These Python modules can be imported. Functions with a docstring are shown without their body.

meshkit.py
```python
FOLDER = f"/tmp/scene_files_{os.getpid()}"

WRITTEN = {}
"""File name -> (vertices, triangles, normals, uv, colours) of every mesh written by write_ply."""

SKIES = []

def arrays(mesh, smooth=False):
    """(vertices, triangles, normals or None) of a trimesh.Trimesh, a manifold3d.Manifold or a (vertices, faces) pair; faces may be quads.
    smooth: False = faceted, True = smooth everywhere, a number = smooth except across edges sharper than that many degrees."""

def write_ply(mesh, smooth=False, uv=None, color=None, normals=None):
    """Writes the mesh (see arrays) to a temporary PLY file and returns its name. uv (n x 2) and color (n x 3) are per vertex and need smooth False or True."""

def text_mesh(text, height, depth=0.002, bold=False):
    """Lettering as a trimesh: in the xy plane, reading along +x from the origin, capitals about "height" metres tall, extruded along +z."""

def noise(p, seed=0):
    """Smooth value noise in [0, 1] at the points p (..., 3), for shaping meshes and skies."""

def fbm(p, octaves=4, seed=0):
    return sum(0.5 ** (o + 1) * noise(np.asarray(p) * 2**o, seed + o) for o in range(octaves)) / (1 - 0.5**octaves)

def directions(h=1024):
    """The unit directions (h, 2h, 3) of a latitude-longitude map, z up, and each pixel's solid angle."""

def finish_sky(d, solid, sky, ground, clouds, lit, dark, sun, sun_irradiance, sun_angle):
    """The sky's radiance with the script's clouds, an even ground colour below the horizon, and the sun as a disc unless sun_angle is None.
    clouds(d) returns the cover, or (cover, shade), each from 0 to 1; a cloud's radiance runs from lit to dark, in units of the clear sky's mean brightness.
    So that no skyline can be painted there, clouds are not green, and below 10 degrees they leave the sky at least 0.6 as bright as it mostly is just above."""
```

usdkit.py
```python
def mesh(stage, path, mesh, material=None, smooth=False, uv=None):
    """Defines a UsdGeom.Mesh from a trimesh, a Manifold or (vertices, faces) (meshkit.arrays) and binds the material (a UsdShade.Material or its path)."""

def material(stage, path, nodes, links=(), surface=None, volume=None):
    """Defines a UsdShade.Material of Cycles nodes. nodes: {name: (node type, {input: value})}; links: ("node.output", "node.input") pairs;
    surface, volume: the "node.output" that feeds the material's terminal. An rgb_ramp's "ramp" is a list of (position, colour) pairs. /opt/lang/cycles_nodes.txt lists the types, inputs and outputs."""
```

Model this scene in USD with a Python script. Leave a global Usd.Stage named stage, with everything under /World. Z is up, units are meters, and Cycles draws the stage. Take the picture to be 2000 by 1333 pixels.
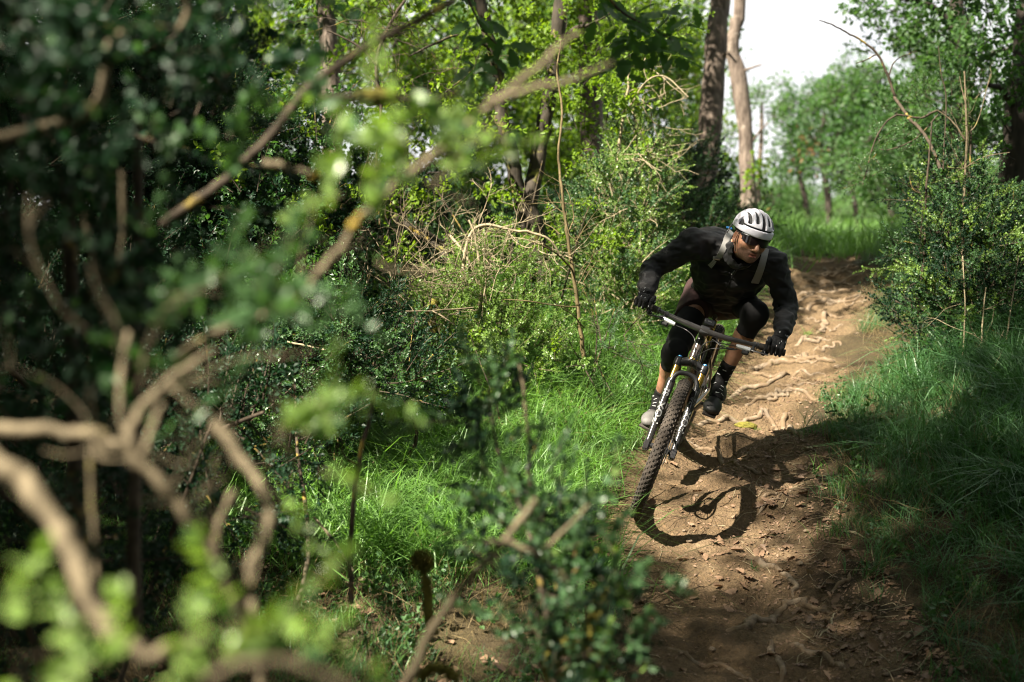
import math, random
import numpy as np, trimesh, usdkit, meshkit
from pxr import Usd, UsdGeom, UsdShade, UsdLux, Gf, Sdf, Vt
from scipy.spatial.transform import Rotation as Rot

stage = Usd.Stage.CreateInMemory()
UsdGeom.SetStageUpAxis(stage, 'Z'); UsdGeom.SetStageMetersPerUnit(stage, 1.0)
UsdGeom.Xform.Define(stage, '/World'); UsdGeom.Scope.Define(stage, '/World/Looks')
rng = np.random.default_rng(7)
PI = math.pi

# ------------------------------------------------------------------ camera, sky, sun
FOC, CAM, PITCH = 2778.0, np.array([0, 0, 1.25]), math.radians(3.0)
FWD = np.array([0, math.cos(PITCH), -math.sin(PITCH)]); RIGHT = np.array([1., 0, 0]); UP = np.array([0, math.sin(PITCH), math.cos(PITCH)])
cam = UsdGeom.Camera.Define(stage, '/World/camera')
cam.AddTranslateOp().Set(Gf.Vec3d(*CAM)); cam.AddRotateXOp().Set(90 - 3.0)
cam.CreateHorizontalApertureAttr(36.0); cam.CreateVerticalApertureAttr(24.0); cam.CreateFocalLengthAttr(50.0)
cam.CreateFStopAttr(1.8); cam.CreateFocusDistanceAttr(7.1); cam.CreateClippingRangeAttr(Gf.Vec2f(0.05, 2000))
cam.CreateExposureAttr(2.5)
SUN = np.array([-0.52, -0.38, 0.765]); SUN /= np.linalg.norm(SUN)
SUN_EL, SUN_AZ = math.asin(SUN[2]), math.atan2(SUN[0], SUN[1])
sky = UsdLux.DomeLight.Define(stage, '/World/sky'); sky.GetPrim().SetCustomDataByKey('kind', 'structure')
skym = usdkit.material(stage, '/World/Looks/sky_air', {
    's': ('sky_texture', {'sky_type': 'single_scattering', 'sun_disc': False, 'sun_elevation': SUN_EL, 'sun_rotation': SUN_AZ}),
    'tc': ('texture_coordinate', {}), 'mp': ('mapping', {'scale': (1, 1, 2.5)}),
    'n': ('noise_texture', {'scale': 1.6, 'detail': 6.0, 'roughness': 0.55}),
    'r': ('rgb_ramp', {'ramp': [(0.22, (0.55, 0.55, 0.55)), (0.55, (1, 1, 1))]}),
    'cn': ('noise_texture', {'scale': 3.0, 'detail': 5.0}),
    'cr': ('rgb_ramp', {'ramp': [(0.3, (4.0, 4.06, 4.14)), (0.7, (5.0, 5.0, 5.02))]}),
    'm': ('mix', {'mix_type': 'mix'}), 'b': ('background_shader', {'strength': 0.05})},
    [('tc.generated', 'mp.vector'), ('mp.vector', 'n.vector'), ('mp.vector', 'cn.vector'), ('n.fac', 'r.fac'), ('cn.fac', 'cr.fac'), ('r.color', 'm.fac'),
     ('s.color', 'm.color1'), ('cr.color', 'm.color2'), ('m.color', 'b.color')], surface='b.background')
UsdShade.MaterialBindingAPI.Apply(sky.GetPrim()).Bind(skym)
sun = UsdLux.DistantLight.Define(stage, '/World/sun')
sun.CreateNormalizeAttr(True); sun.CreateIntensityAttr(1.25); sun.CreateAngleAttr(0.7); sun.CreateColorAttr(Gf.Vec3f(1.0, 0.90, 0.75))
z = SUN; x = np.cross([0, 0, 1.], z); x /= np.linalg.norm(x); y = np.cross(z, x)
sun.AddTransformOp().Set(Gf.Matrix4d(*np.vstack([np.hstack([np.array([x, y, z]), np.zeros((3, 1))]), [[0, 0, 0, 1]]]).ravel().tolist()))

# ------------------------------------------------------------------ helpers
def at(px, py, d):
    return CAM + d * (FWD + (px - 1000) / FOC * RIGHT + (666.5 - py) / FOC * UP)

def pix(p):
    q = np.asarray(p) - CAM; d = q @ FWD
    return 1000 + FOC * (q @ RIGHT) / d, 666.5 - FOC * (q @ UP) / d, d

USED = {}
def numbered(path):
    if path not in USED:
        USED[path] = 0; return path
    USED[path] += 1
    return f'{path}_{USED[path]:03d}'

def tag(prim, label=None, cat=None, group=None, kind=None):
    prim = prim.GetPrim() if hasattr(prim, 'GetPrim') else prim
    for k, v in (('label', label), ('category', cat), ('group', group), ('kind', kind)):
        if v: prim.SetCustomDataByKey(k, v)
    return prim

def thing(name, label=None, cat=None, group=None, loc=(0, 0, 0), kind=None):
    x = UsdGeom.Xform.Define(stage, numbered('/World/' + name))
    if any(loc): x.AddTranslateOp().Set(Gf.Vec3d(*map(float, loc)))
    tag(x, label, cat, group, kind)
    x.loc = np.array(loc, float)
    return x

def obj(name, mesh, m, parent=None, smooth=35, label=None, kind=None):
    base = str(parent.GetPath()) if parent is not None else '/World'
    if parent is not None and getattr(parent, 'loc', None) is not None and np.any(parent.loc):
        v, f, _ = meshkit.arrays(mesh); mesh = (v - parent.loc, f)
    o = usdkit.mesh(stage, numbered(base + '/' + name), mesh, m, smooth)
    o.loc = getattr(parent, 'loc', None)
    tag(o, label, kind=kind)
    return o

def cat(ms):
    vs, fs, n = [], [], 0
    for m in ms:
        v, f = (m if isinstance(m, tuple) else (np.asarray(m.vertices), np.asarray(m.faces)))
        if f.shape[1] == 4: f = np.vstack([f[:, [0, 1, 2]], f[:, [0, 2, 3]]])
        vs.append(v); fs.append(f + n); n += len(v)
    return np.vstack(vs), np.vstack(fs)

def spline(pts, n=6):
    p = np.asarray(pts, float)
    if len(p) < 3:
        t = np.linspace(0, 1, n + 1)[:, None]; return p[0] * (1 - t) + p[-1] * t
    q = np.vstack([2 * p[0] - p[1], p, 2 * p[-1] - p[-2]]); out = []
    for i in range(1, len(q) - 2):
        t = np.linspace(0, 1, n, endpoint=False)[:, None]
        a, b, c, d = q[i - 1], q[i], q[i + 1], q[i + 2]
        out.append(0.5 * (2 * b + (c - a) * t + (2 * a - 5 * b + 4 * c - d) * t * t + (3 * b - a - 3 * c + d) * t ** 3))
    return np.vstack(out + [p[-1:]])

def tube(pts, radii, sides=8, caps=True, jit=0.0, seed=0, flat=1.0):
    """A tapering tube through the points; jit roughens its radius."""
    p = np.asarray(pts, float); r = np.broadcast_to(np.asarray(radii, float), (len(p),))
    t = np.gradient(p, axis=0); t /= np.linalg.norm(t, axis=1, keepdims=True) + 1e-12
    ref = np.array([0, 0, 1.]) if abs(t[0, 2]) < 0.9 else np.array([1., 0, 0])
    a = np.zeros_like(p)
    u = np.cross(t[0], ref)
    for i in range(len(p)):
        u = u - t[i] * (u @ t[i]); u /= np.linalg.norm(u) + 1e-12; a[i] = u
    b = np.cross(t, a); ang = np.arange(sides) * 2 * PI / sides
    rr = r[:, None] * np.ones(sides)
    if jit:
        q = p[:, None] * np.ones((1, sides, 1)) + (np.cos(ang)[None, :, None] * a[:, None] + np.sin(ang)[None, :, None] * b[:, None]) * r[:, None, None]
        rr = rr * (1 + jit * 2 * (meshkit.fbm(q / (r.mean() * 2.2), 3, seed) - 0.5))
    v = p[:, None] + rr[..., None] * (np.cos(ang)[None, :, None] * a[:, None] + flat * np.sin(ang)[None, :, None] * b[:, None])
    i, j = np.meshgrid(np.arange(len(p) - 1), np.arange(sides), indexing='ij')
    f = np.stack([i * sides + j, i * sides + (j + 1) % sides, (i + 1) * sides + (j + 1) % sides, (i + 1) * sides + j], -1).reshape(-1, 4)
    f = np.vstack([f[:, [0, 1, 2]], f[:, [0, 2, 3]]]); v = v.reshape(-1, 3)
    if caps:
        n = len(v); v = np.vstack([v, p[:1], p[-1:]]); k = np.arange(sides); e = (len(p) - 1) * sides
        f = np.vstack([f, np.stack([np.full(sides, n), (k + 1) % sides, k], 1), np.stack([np.full(sides, n + 1), e + k, e + (k + 1) % sides], 1)])
    return v, f

def rbox(c, half, R=None, r=0.004):
    """A box with bevelled edges: centre, half sizes, rotation (columns = axes)."""
    import manifold3d as m3
    h = np.asarray(half, float); r = min(r, h.min() * 0.9)
    pts = []
    for s in np.ndindex(2, 2, 2):
        s = np.array(s) * 2 - 1
        for k in range(3):
            q = s * (h - r); q[k] += s[k] * r; pts.append(q)
    m = m3.Manifold.hull_points(np.array(pts)).to_mesh()
    v = np.array(m.vert_properties[:, :3]); f = np.array(m.tri_verts)
    if R is not None: v = v @ np.asarray(R).T
    return v + np.asarray(c), f

def frame(zdir, xdir=None):
    z = np.asarray(zdir, float); z = z / np.linalg.norm(z)
    x = np.asarray(xdir if xdir is not None else ([1., 0, 0] if abs(z[0]) < 0.9 else [0, 1., 0]), float)
    x = x - z * (x @ z); x /= np.linalg.norm(x)
    return np.stack([x, np.cross(z, x), z], 1)

# ------------------------------------------------------------------ materials
def M(name, nodes, links, surface):
    return usdkit.material(stage, '/World/Looks/' + name, nodes, links, surface=surface)

def plain(name, col, rough=0.5, metal=0.0, spec=0.5, var=0.12, scale=30, bump=0.0, bscale=200, coat=0.0, sheen=0.0):
    c = np.array(col)
    nodes = {'g': ('geometry', {}), 'n': ('noise_texture', {'scale': scale, 'detail': 5.0, 'roughness': 0.6}),
             'r': ('rgb_ramp', {'ramp': [(0.3, tuple(c * (1 - var))), (0.7, tuple(np.minimum(c * (1 + var), 1)))]}),
             'p': ('principled_bsdf', {'roughness': rough, 'metallic': metal, 'specular_ior_level': spec, 'coat_weight': coat, 'sheen_weight': sheen})}
    links = [('g.position', 'n.vector'), ('n.fac', 'r.fac'), ('r.color', 'p.base_color')]
    if bump:
        nodes['n2'] = ('noise_texture', {'scale': bscale, 'detail': 4.0, 'roughness': 0.6}); nodes['b'] = ('bump', {'strength': bump, 'distance': 0.002})
        links += [('g.position', 'n2.vector'), ('n2.fac', 'b.height'), ('b.normal', 'p.normal')]
    return M(name, nodes, links, 'p.BSDF')

def leaf_mat(name, dark, mid, light, trans, tw=0.3, rough=0.4, spec=0.5, patch=1.2):
    """Leaves: each leaf its own tone between dark and light, larger drifts of tone over the plant, some light through the blade."""
    nodes = {'g': ('geometry', {}), 'oi': ('object_info', {}),
             'n': ('noise_texture', {'scale': patch, 'detail': 2.0}),
             'a1': ('math', {'math_type': 'multiply', 'value2': 0.55}), 'a2': ('math', {'math_type': 'multiply_add', 'value2': 0.75}),
             'r': ('rgb_ramp', {'ramp': [(0.15, dark), (0.55, mid), (0.95, light)]}),
             'tcx': ('mix', {'mix_type': 'multiply', 'fac': 1.0, 'color2': trans}),
             'p': ('principled_bsdf', {'roughness': rough, 'specular_ior_level': spec}),
             't': ('translucent_bsdf', {}), 'm': ('mix_closure', {'fac': tw})}
    links = [('g.random_per_island', 'a1.value1'), ('g.position', 'n.vector'), ('n.fac', 'a2.value1'), ('a1.value', 'a2.value3'), ('a2.value', 'r.fac'),
             ('r.color', 'p.base_color'), ('r.color', 'tcx.color1'), ('tcx.color', 't.color'), ('p.BSDF', 'm.closure1'), ('t.BSDF', 'm.closure2')]
    return M(name, nodes, links, 'm.closure')

def bark(name, dark, light, scale=18, lichen=None, lich_amt=0.62, stretch=0.25, bstr=0.9, bdist=0.012):
    nodes = {'g': ('geometry', {}), 'mp': ('mapping', {'scale': (1, 1, stretch)}), 'n': ('noise_texture', {'scale': scale, 'detail': 6.0, 'roughness': 0.65}),
             'r': ('rgb_ramp', {'ramp': [(0.32, dark), (0.68, light)]}), 'p': ('principled_bsdf', {'roughness': 0.85, 'specular_ior_level': 0.25}),
             'b': ('bump', {'strength': bstr, 'distance': bdist}),
             'v': ('voronoi_texture', {'scale': scale * 1.3, 'feature': 'distance_to_edge'})}
    links = [('g.position', 'mp.vector'), ('mp.vector', 'n.vector'), ('mp.vector', 'v.vector'), ('n.fac', 'r.fac'), ('n.fac', 'b.height'), ('b.normal', 'p.normal')]
    if lichen:
        nodes['ln'] = ('noise_texture', {'scale': 9.0, 'detail': 5.0, 'roughness': 0.7}); nodes['lr'] = ('rgb_ramp', {'ramp': [(lich_amt - 0.04, (0, 0, 0)), (lich_amt + 0.04, (1, 1, 1))]})
        nodes['lm'] = ('mix', {'mix_type': 'mix', 'color2': lichen})
        links += [('g.position', 'ln.vector'), ('ln.fac', 'lr.fac'), ('lr.color', 'lm.fac'), ('r.color', 'lm.color1'), ('lm.color', 'p.base_color')]
    else:
        links += [('r.color', 'p.base_color')]
    return M(name, nodes, links, 'p.BSDF')

# tones that the photograph repeats
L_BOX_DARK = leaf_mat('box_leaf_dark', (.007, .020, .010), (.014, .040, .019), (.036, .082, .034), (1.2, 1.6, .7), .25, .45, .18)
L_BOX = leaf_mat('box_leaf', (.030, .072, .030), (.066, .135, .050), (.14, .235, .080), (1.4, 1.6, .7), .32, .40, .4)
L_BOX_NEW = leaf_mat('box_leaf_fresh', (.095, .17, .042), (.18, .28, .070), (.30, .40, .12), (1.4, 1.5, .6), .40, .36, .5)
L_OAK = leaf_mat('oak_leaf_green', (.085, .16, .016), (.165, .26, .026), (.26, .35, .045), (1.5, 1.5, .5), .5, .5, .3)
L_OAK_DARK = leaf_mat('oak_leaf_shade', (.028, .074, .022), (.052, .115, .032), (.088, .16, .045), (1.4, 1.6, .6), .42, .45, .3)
L_FAR = leaf_mat('far_leaf', (.046, .10, .032), (.085, .16, .048), (.135, .22, .068), (1.4, 1.6, .7), .48, .5, .3, .4)
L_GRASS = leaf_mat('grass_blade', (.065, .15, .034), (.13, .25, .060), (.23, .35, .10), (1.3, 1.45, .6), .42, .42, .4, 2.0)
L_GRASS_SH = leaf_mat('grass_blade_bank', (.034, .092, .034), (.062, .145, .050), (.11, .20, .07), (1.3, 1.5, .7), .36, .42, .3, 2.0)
L_STRAW = leaf_mat('straw_blade', (.13, .10, .045), (.21, .16, .075), (.31, .24, .12), (1, .9, .7), .3, .6, .3)
L_LITTER = leaf_mat('dead_leaf', (.085, .05, .028), (.20, .128, .078), (.36, .26, .17), (1, .8, .6), .12, .6, .35, 6.0)
L_RUST = leaf_mat('rusty_leaf', (.13, .08, .035), (.20, .12, .055), (.26, .17, .08), (1, .8, .6), .35, .6, .3)
B_OAK = bark('bark_mossy', (.012, .010, .007), (.055, .045, .032), 22, (.16, .15, .035), .60)
B_PINE = bark('bark_grey_brown', (.035, .027, .021), (.16, .125, .10), 26, (.25, .24, .22), .68, .22, 1.0, .03)
B_PALE = bark('bark_pale', (.05, .038, .03), (.20, .16, .13), 24, (.28, .25, .21), .64, .22, 1.0, .03)
B_DARK = bark('bark_dark', (.012, .010, .008), (.05, .040, .032), 20)
B_TWIG = bark('bark_twig', (.050, .040, .024), (.15, .122, .075), 60, (.15, .13, .04), .66, .6, .5, .003)
B_TWIG_DARK = bark('bark_twig_dark', (.018, .013, .009), (.06, .046, .03), 50, (.20, .15, .03), .62, .6, .5, .003)
B_DEAD = bark('bark_dead_twig', (.14, .118, .072), (.32, .268, .172), 60, None, .6, .6, .5, .003)
B_ROOT = bark('root_bark', (.07, .053, .036), (.21, .162, .112), 26, (.115, .08, .047), .50, 1.0, .9, .008)
B_STEM = bark('stem_green_brown', (.05, .04, .018), (.13, .10, .045), 60, None, .6, .6, .4, .003)
B_LICHEN = bark('lichen_yellow', (.13, .085, .012), (.30, .22, .035), 90, None, .6, 1, .9, .004)
B_MOSS = bark('moss', (.06, .058, .008), (.18, .16, .025), 120, None, .6, 1, 1.0, .01)
# ------------------------------------------------------------------ terrain: a slope that climbs away from the camera to a crest, a worn trail sunk into it
_TY = np.array([-30, 0, 3, 5.4, 6.9, 8.2, 9.74, 11.15, 12.9, 16, 22, 40, 400.])
_TX = np.array([2.4, 1.5, 1.18, 1.06, 0.98, 1.26, 1.84, 2.36, 2.80, 3.9, 6.5, 12, 60.])
_HW = np.array([.6, .6, .6, .55, .50, .46, .40, .36, .33, .36, .4, .4, .4])
from scipy.interpolate import PchipInterpolator
_tx, _hw = PchipInterpolator(_TY, _TX), PchipInterpolator(_TY, _HW)
_pz = PchipInterpolator([-60, -20, 0, 3.5, 5.4, 6.9, 9.0, 11.15, 12.9, 14.5, 18, 26, 60, 400.], [-6, -3.2, -1.05, -.66, -.33, 0, .47, .95, 1.32, 1.42, 1.50, 1.72, 2.6, 9.])

def sstep(a, b, x):
    t = np.clip((x - a) / (b - a), 0, 1); return t * t * (3 - 2 * t)

def trail_side(x, y):
    return np.asarray(x) - _tx(y), _hw(y)

def trail_mask(x, y):
    """1 on the worn earth, 0 in the vegetation, with a ragged edge."""
    x, y = np.asarray(x, float), np.asarray(y, float)
    s, h = trail_side(x, y)
    w = (meshkit.fbm(np.stack([x * 2.6, y * 2.6, 0 * x], -1), 4, 3) - .5) * .55
    return (1 - sstep(h - .14, h + .14, np.abs(s) + w)) * (1 - sstep(13.2, 13.9, y + w))

def ground(x, y, detail=True):
    x, y = np.asarray(x, float), np.asarray(y, float)
    s, h = trail_side(x, y)
    z = _pz(y)
    z = z + .42 * sstep(0, 1.5, s - h) + .05 * np.clip(s - h, 0, 30) * sstep(4, 7, y)      # bank on the right
    z = z + .10 * sstep(0, .8, -s - h) + .02 * np.clip(-s - h - 1, 0, 6)                     # lip on the left
    q = np.stack([x * .55, y * .55, 0 * x], -1)
    z = z + (meshkit.fbm(q, 3, 11) - .5) * .16
    tm = 1 - sstep(h - .25, h + .2, np.abs(s))
    z = z - .09 * tm * (1 - (s / (h + .2)) ** 2 * .5)
    if detail:
        st = .13 * (np.abs(((y * 1.55 + .35 * np.sin(x * 3.1) + 1.1 * meshkit.fbm(np.stack([x * 1.3, y * 1.3, 0 * x + 4], -1), 2, 5)) % 1) - .5) * 2 - .5)
        z = z + st * tm * sstep(7.4, 8.6, y) * (1 - sstep(12.6, 13.2, y))                       # steps held up by roots
        z = z + tm * .11 * (meshkit.fbm(np.stack([x * 3.2, y * 3.2, 0 * x + 9], -1), 3, 21) - .5)
        z = z + tm * .055 * (meshkit.fbm(np.stack([x * 13, y * 13, 0 * x], -1), 3, 31) - .5)
        z = z + (1 - tm) * .04 * (meshkit.fbm(np.stack([x * 9, y * 9, 0 * x], -1), 2, 41) - .5)
        z = z + tm * .022 * (meshkit.fbm(np.stack([x * 29, y * 29, 0 * x], -1), 2, 33) - .5)
        for bx, by, bh, br in ((1.22, 7.22, .085, .26), (1.18, 6.55, .03, .3), (1.47, 8.05, .12, .30), (1.1, 6.2, -.05, .2)):
            z = z + bh * np.exp(-((x - bx) ** 2 + ((y - by) * 1.5) ** 2) / br ** 2)              # mounds beside the wheel and at the big root
    return z

def hit(px, py):
    """Where the camera ray through a pixel meets the ground."""
    r = at(px, py, 1.0) - CAM; d = np.linspace(2.5, 60, 3000)
    p = CAM + d[:, None] * r; below = p[:, 2] < ground(p[:, 0], p[:, 1])
    return p[np.argmax(below)] if below.any() else p[-1]

def axis_steps(lo, hi, a, b, fine, growth=1.09):
    c = list(np.arange(a, b + 1e-6, fine)); st = fine
    while c[-1] < hi: st *= growth; c.append(c[-1] + st)
    st = fine
    while c[0] > lo: st *= growth; c.insert(0, c[0] - st)
    return np.array(c)
gx, gy = axis_steps(-150, 150, -.3, 3.6, .024), axis_steps(-60, 320, 4.7, 13.4, .026)
GX, GY = np.meshgrid(gx, gy, indexing='ij')
GZ = ground(GX, GY)
GV = np.stack([GX, GY, GZ], -1).reshape(-1, 3); GM = trail_mask(GX, GY).ravel()
ni, nj = GX.shape
ii, jj = np.meshgrid(np.arange(ni - 1), np.arange(nj - 1), indexing='ij')
a = (ii * nj + jj).ravel(); GQ = np.stack([a, a + nj, a + nj + 1, a + 1], 1)
on_trail = (GM[GQ].mean(1) > .5) & (GV[GQ[:, 0], 1] > -6) & (GV[GQ[:, 0], 1] < 40)

soil = M('soil', {
    'g': ('geometry', {}), 'at': ('attribute', {'attribute': 'worn'}),
    'n': ('noise_texture', {'scale': 3.0, 'detail': 8.0, 'roughness': 0.62}), 'n2': ('noise_texture', {'scale': 55.0, 'detail': 6.0, 'roughness': 0.7}),
    'v': ('voronoi_texture', {'scale': 95.0, 'feature': 'f1'}), 'vr': ('rgb_ramp', {'ramp': [(0.0, (1.45, 1.35, 1.2)), (.25, (1, 1, 1)), (1, (.72, .72, .72))]}),
    'r': ('rgb_ramp', {'ramp': [(0.25, (.056, .038, .021)), (.48, (.112, .077, .043)), (.64, (.150, .106, .062)), (.80, (.25, .188, .118))]}),
    'r2': ('rgb_ramp', {'ramp': [(0.25, (.022, .018, .010)), (.5, (.05, .038, .02)), (.75, (.085, .068, .032))]}),
    'fr': ('rgb_ramp', {'ramp': [(0.3, (.62, .62, .62)), (.7, (1.25, 1.25, 1.25))]}),
    'm': ('mix', {'mix_type': 'mix'}), 'm2': ('mix', {'mix_type': 'multiply', 'fac': .8}), 'm3': ('mix', {'mix_type': 'multiply', 'fac': .8}),
    'b': ('bump', {'strength': 1.0, 'distance': .02}), 'b2': ('bump', {'strength': .6, 'distance': .006}),
    'p': ('principled_bsdf', {'roughness': .92, 'specular_ior_level': .15})},
    [('g.position', 'n.vector'), ('g.position', 'n2.vector'), ('g.position', 'v.vector'), ('v.color', 'vr.fac'), ('n.fac', 'r.fac'), ('n.fac', 'r2.fac'), ('at.fac', 'm.fac'), ('r2.color', 'm.color1'), ('r.color', 'm.color2'),
     ('n2.fac', 'fr.fac'), ('m.color', 'm2.color1'), ('fr.color', 'm2.color2'), ('m2.color', 'm3.color1'), ('vr.color', 'm3.color2'), ('m3.color', 'p.base_color'), ('n2.fac', 'b.height'), ('v.distance', 'b2.height'), ('b.normal', 'b2.normal'), ('b2.normal', 'p.normal')], 'p.BSDF')

def sheet(name, sel):
    q = GQ[sel]; idx, inv = np.unique(q, return_inverse=True)
    o = usdkit.mesh(stage, '/World/' + name, (GV[idx], inv.reshape(-1, 4)), soil, True)
    UsdGeom.PrimvarsAPI(o).CreatePrimvar('worn', Sdf.ValueTypeNames.FloatArray, 'vertex').Set(Vt.FloatArray.FromNumpy(GM[idx].astype(np.float32)))
    tag(o, kind='structure')
sheet('dirt_trail', on_trail); sheet('forest_floor', ~on_trail)

# ------------------------------------------------------------------ roots across the trail
def root(path, w, label, sink=.62, group=None, m=B_ROOT, name='tree_root', d=None, taper=.35):
    p = np.array([hit(*q) for q in path]); p = spline(p, 7)
    k = np.arange(len(p)); dd = (p - CAM) @ FWD
    wig = np.stack([meshkit.fbm(np.stack([k * .31, k * 0 + len(USED), k * 0 + c], -1), 2, 50 + c) - .5 for c in range(2)], -1)
    r = w / 2 * dd.mean() / FOC
    p[:, :2] += wig * r * 3.2
    u = np.linspace(0, 1, len(p)); rad = r * (1 - taper * u) * np.clip(np.minimum(u, 1 - u) * 5 + .45, 0, 1)
    p[:, 2] = ground(p[:, 0], p[:, 1]) + rad * (.55 - sink) - rad * 1.3 * (1 - sstep(0, .22, np.minimum(u, 1 - u)))
    o = obj(name, tube(p, rad, 12, jit=.6, seed=len(USED)), m, None, True)
    return tag(o, label, 'root' if name == 'tree_root' else 'stick', group)

for path, w, label in (
    ([(1338, 866), (1397, 884), (1437, 909), (1465, 920), (1508, 934)], 10, 'long brown root slanting away just right of the front wheel'),
    ([(1432, 1094), (1492, 1104), (1520, 1124), (1548, 1140), (1554, 1166)], 11, 'crooked bare root in the middle of the shaded lower trail, bent at one end'),
    ([(1392, 1248), (1432, 1232), (1480, 1212), (1516, 1196), (1548, 1184), (1580, 1190), (1616, 1198), (1656, 1200)], 15, 'thick arched grey root across the lower trail, the largest near the bottom'),
    ([(1520, 1264), (1568, 1268), (1604, 1280), (1628, 1300), (1664, 1316)], 13, 'root curving down to the right at the bottom edge of the trail'),
    ([(1496, 1246), (1508, 1276), (1520, 1304), (1514, 1340)], 12, 'short upright root running out of the bottom edge of the picture'),
    ([(1298, 1266), (1352, 1288), (1392, 1304), (1440, 1320), (1492, 1334)], 10, 'low half-buried root at the bottom left of the trail'),
    ([(1480, 1002), (1504, 984), (1530, 966)], 8, 'short root piece between dead leaves right of the sunlit hump'),
    ([(1486, 973), (1504, 966), (1522, 959)], 7, 'small pale root stub just above the short root right of the sunlit hump'),
    ([(1624, 1156), (1648, 1140), (1662, 1120)], 8, 'small root by the grass at the right edge of the lower trail'),
    ([(1330, 842), (1380, 828), (1428, 822), (1465, 819), (1508, 830), (1526, 846)], 12, 'thick root capping the sunlit step behind the front wheel'),
    ([(1524, 828), (1534, 834), (1546, 846), (1572, 862)], 13, 'stubby stump-like root end at the right of the sunlit step'),
    ([(1420, 775), (1470, 757), (1520, 742), (1556, 735)], 11, 'sunlit root slanting up the trail right of the black shoe'),
    ([(1440, 742), (1480, 722), (1520, 712), (1560, 706), (1600, 716)], 14, 'pale knobbly root across the trail below the right glove'),
    ([(1545, 690), (1580, 700), (1604, 708), (1634, 700)], 12, 'pale root right of the right glove'),
    ([(1450, 790), (1500, 776), (1548, 770), (1610, 776)], 10, 'thin root across the sunlit trail above the thick capped step'),
    ([(1555, 672), (1580, 664), (1612, 668)], 10, 'short pale root in the trail beside the cuff'),
    ([(1602, 605), (1612, 620), (1604, 638), (1590, 648)], 11, 'hooked root end standing up on the middle trail step'),
    ([(1550, 602), (1585, 598), (1622, 596), (1640, 590)], 12, 'pale root along the sunlit lip of the middle step'),
    ([(1545, 554), (1586, 547), (1617, 552), (1662, 540), (1702, 528)], 8, 'long root across the upper trail below the crest'),
    ([(1545, 580), (1592, 573), (1635, 570), (1680, 566)], 7, 'root across the upper trail, second below the crest'),
    ([(1548, 590), (1600, 580), (1645, 592), (1690, 571)], 7, 'root across the foot of the upper trail slope'),
    ([(1600, 518), (1650, 508), (1690, 506)], 6, 'thin root on the crest of the trail'),
    ([(1560, 565), (1600, 560), (1640, 555), (1672, 553)], 5, 'thin root between the two long roots of the upper trail'),
    ([(1640, 595), (1662, 582), (1694, 568)], 6, 'slanting root at the right of the upper trail slope'),
    ([(1570, 540), (1610, 536), (1650, 524), (1684, 520)], 5, 'thin wavy root just under the crest of the trail')):
    root(path, w * (1.3 if path[0][1] > 1080 else 1.12), label, .5)
_q = np.random.default_rng(61)
for _k in range(16):
    _y = 522 + _k * 17.5 + _q.uniform(-5, 5); _l, _r = (1546, 1694) if _y < 600 else ((1552, 1662) if _y < 690 else (1440, 1622))
    _a = _q.uniform(_l, _l + (_r - _l) * .45); _b = _q.uniform(_a + (_r - _l) * .35, _r); _s = _q.uniform(-9, 9)
    root([(_a + (_b - _a) * t, _y + _s * t + _q.uniform(-5, 5)) for t in (0, .2, .4, .6, .8, 1)], _q.uniform(5, 9.5) if _y > 600 else _q.uniform(3.5, 6.5), 'thin half-buried root crossing the steep upper trail', .5, 'thin roots across the upper trail')
root([(1218, 1088), (1240, 1106), (1264, 1127)], 8, 'broken stick lying at the left edge of the lower trail', .1, m=B_TWIG, name='fallen_stick')
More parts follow.
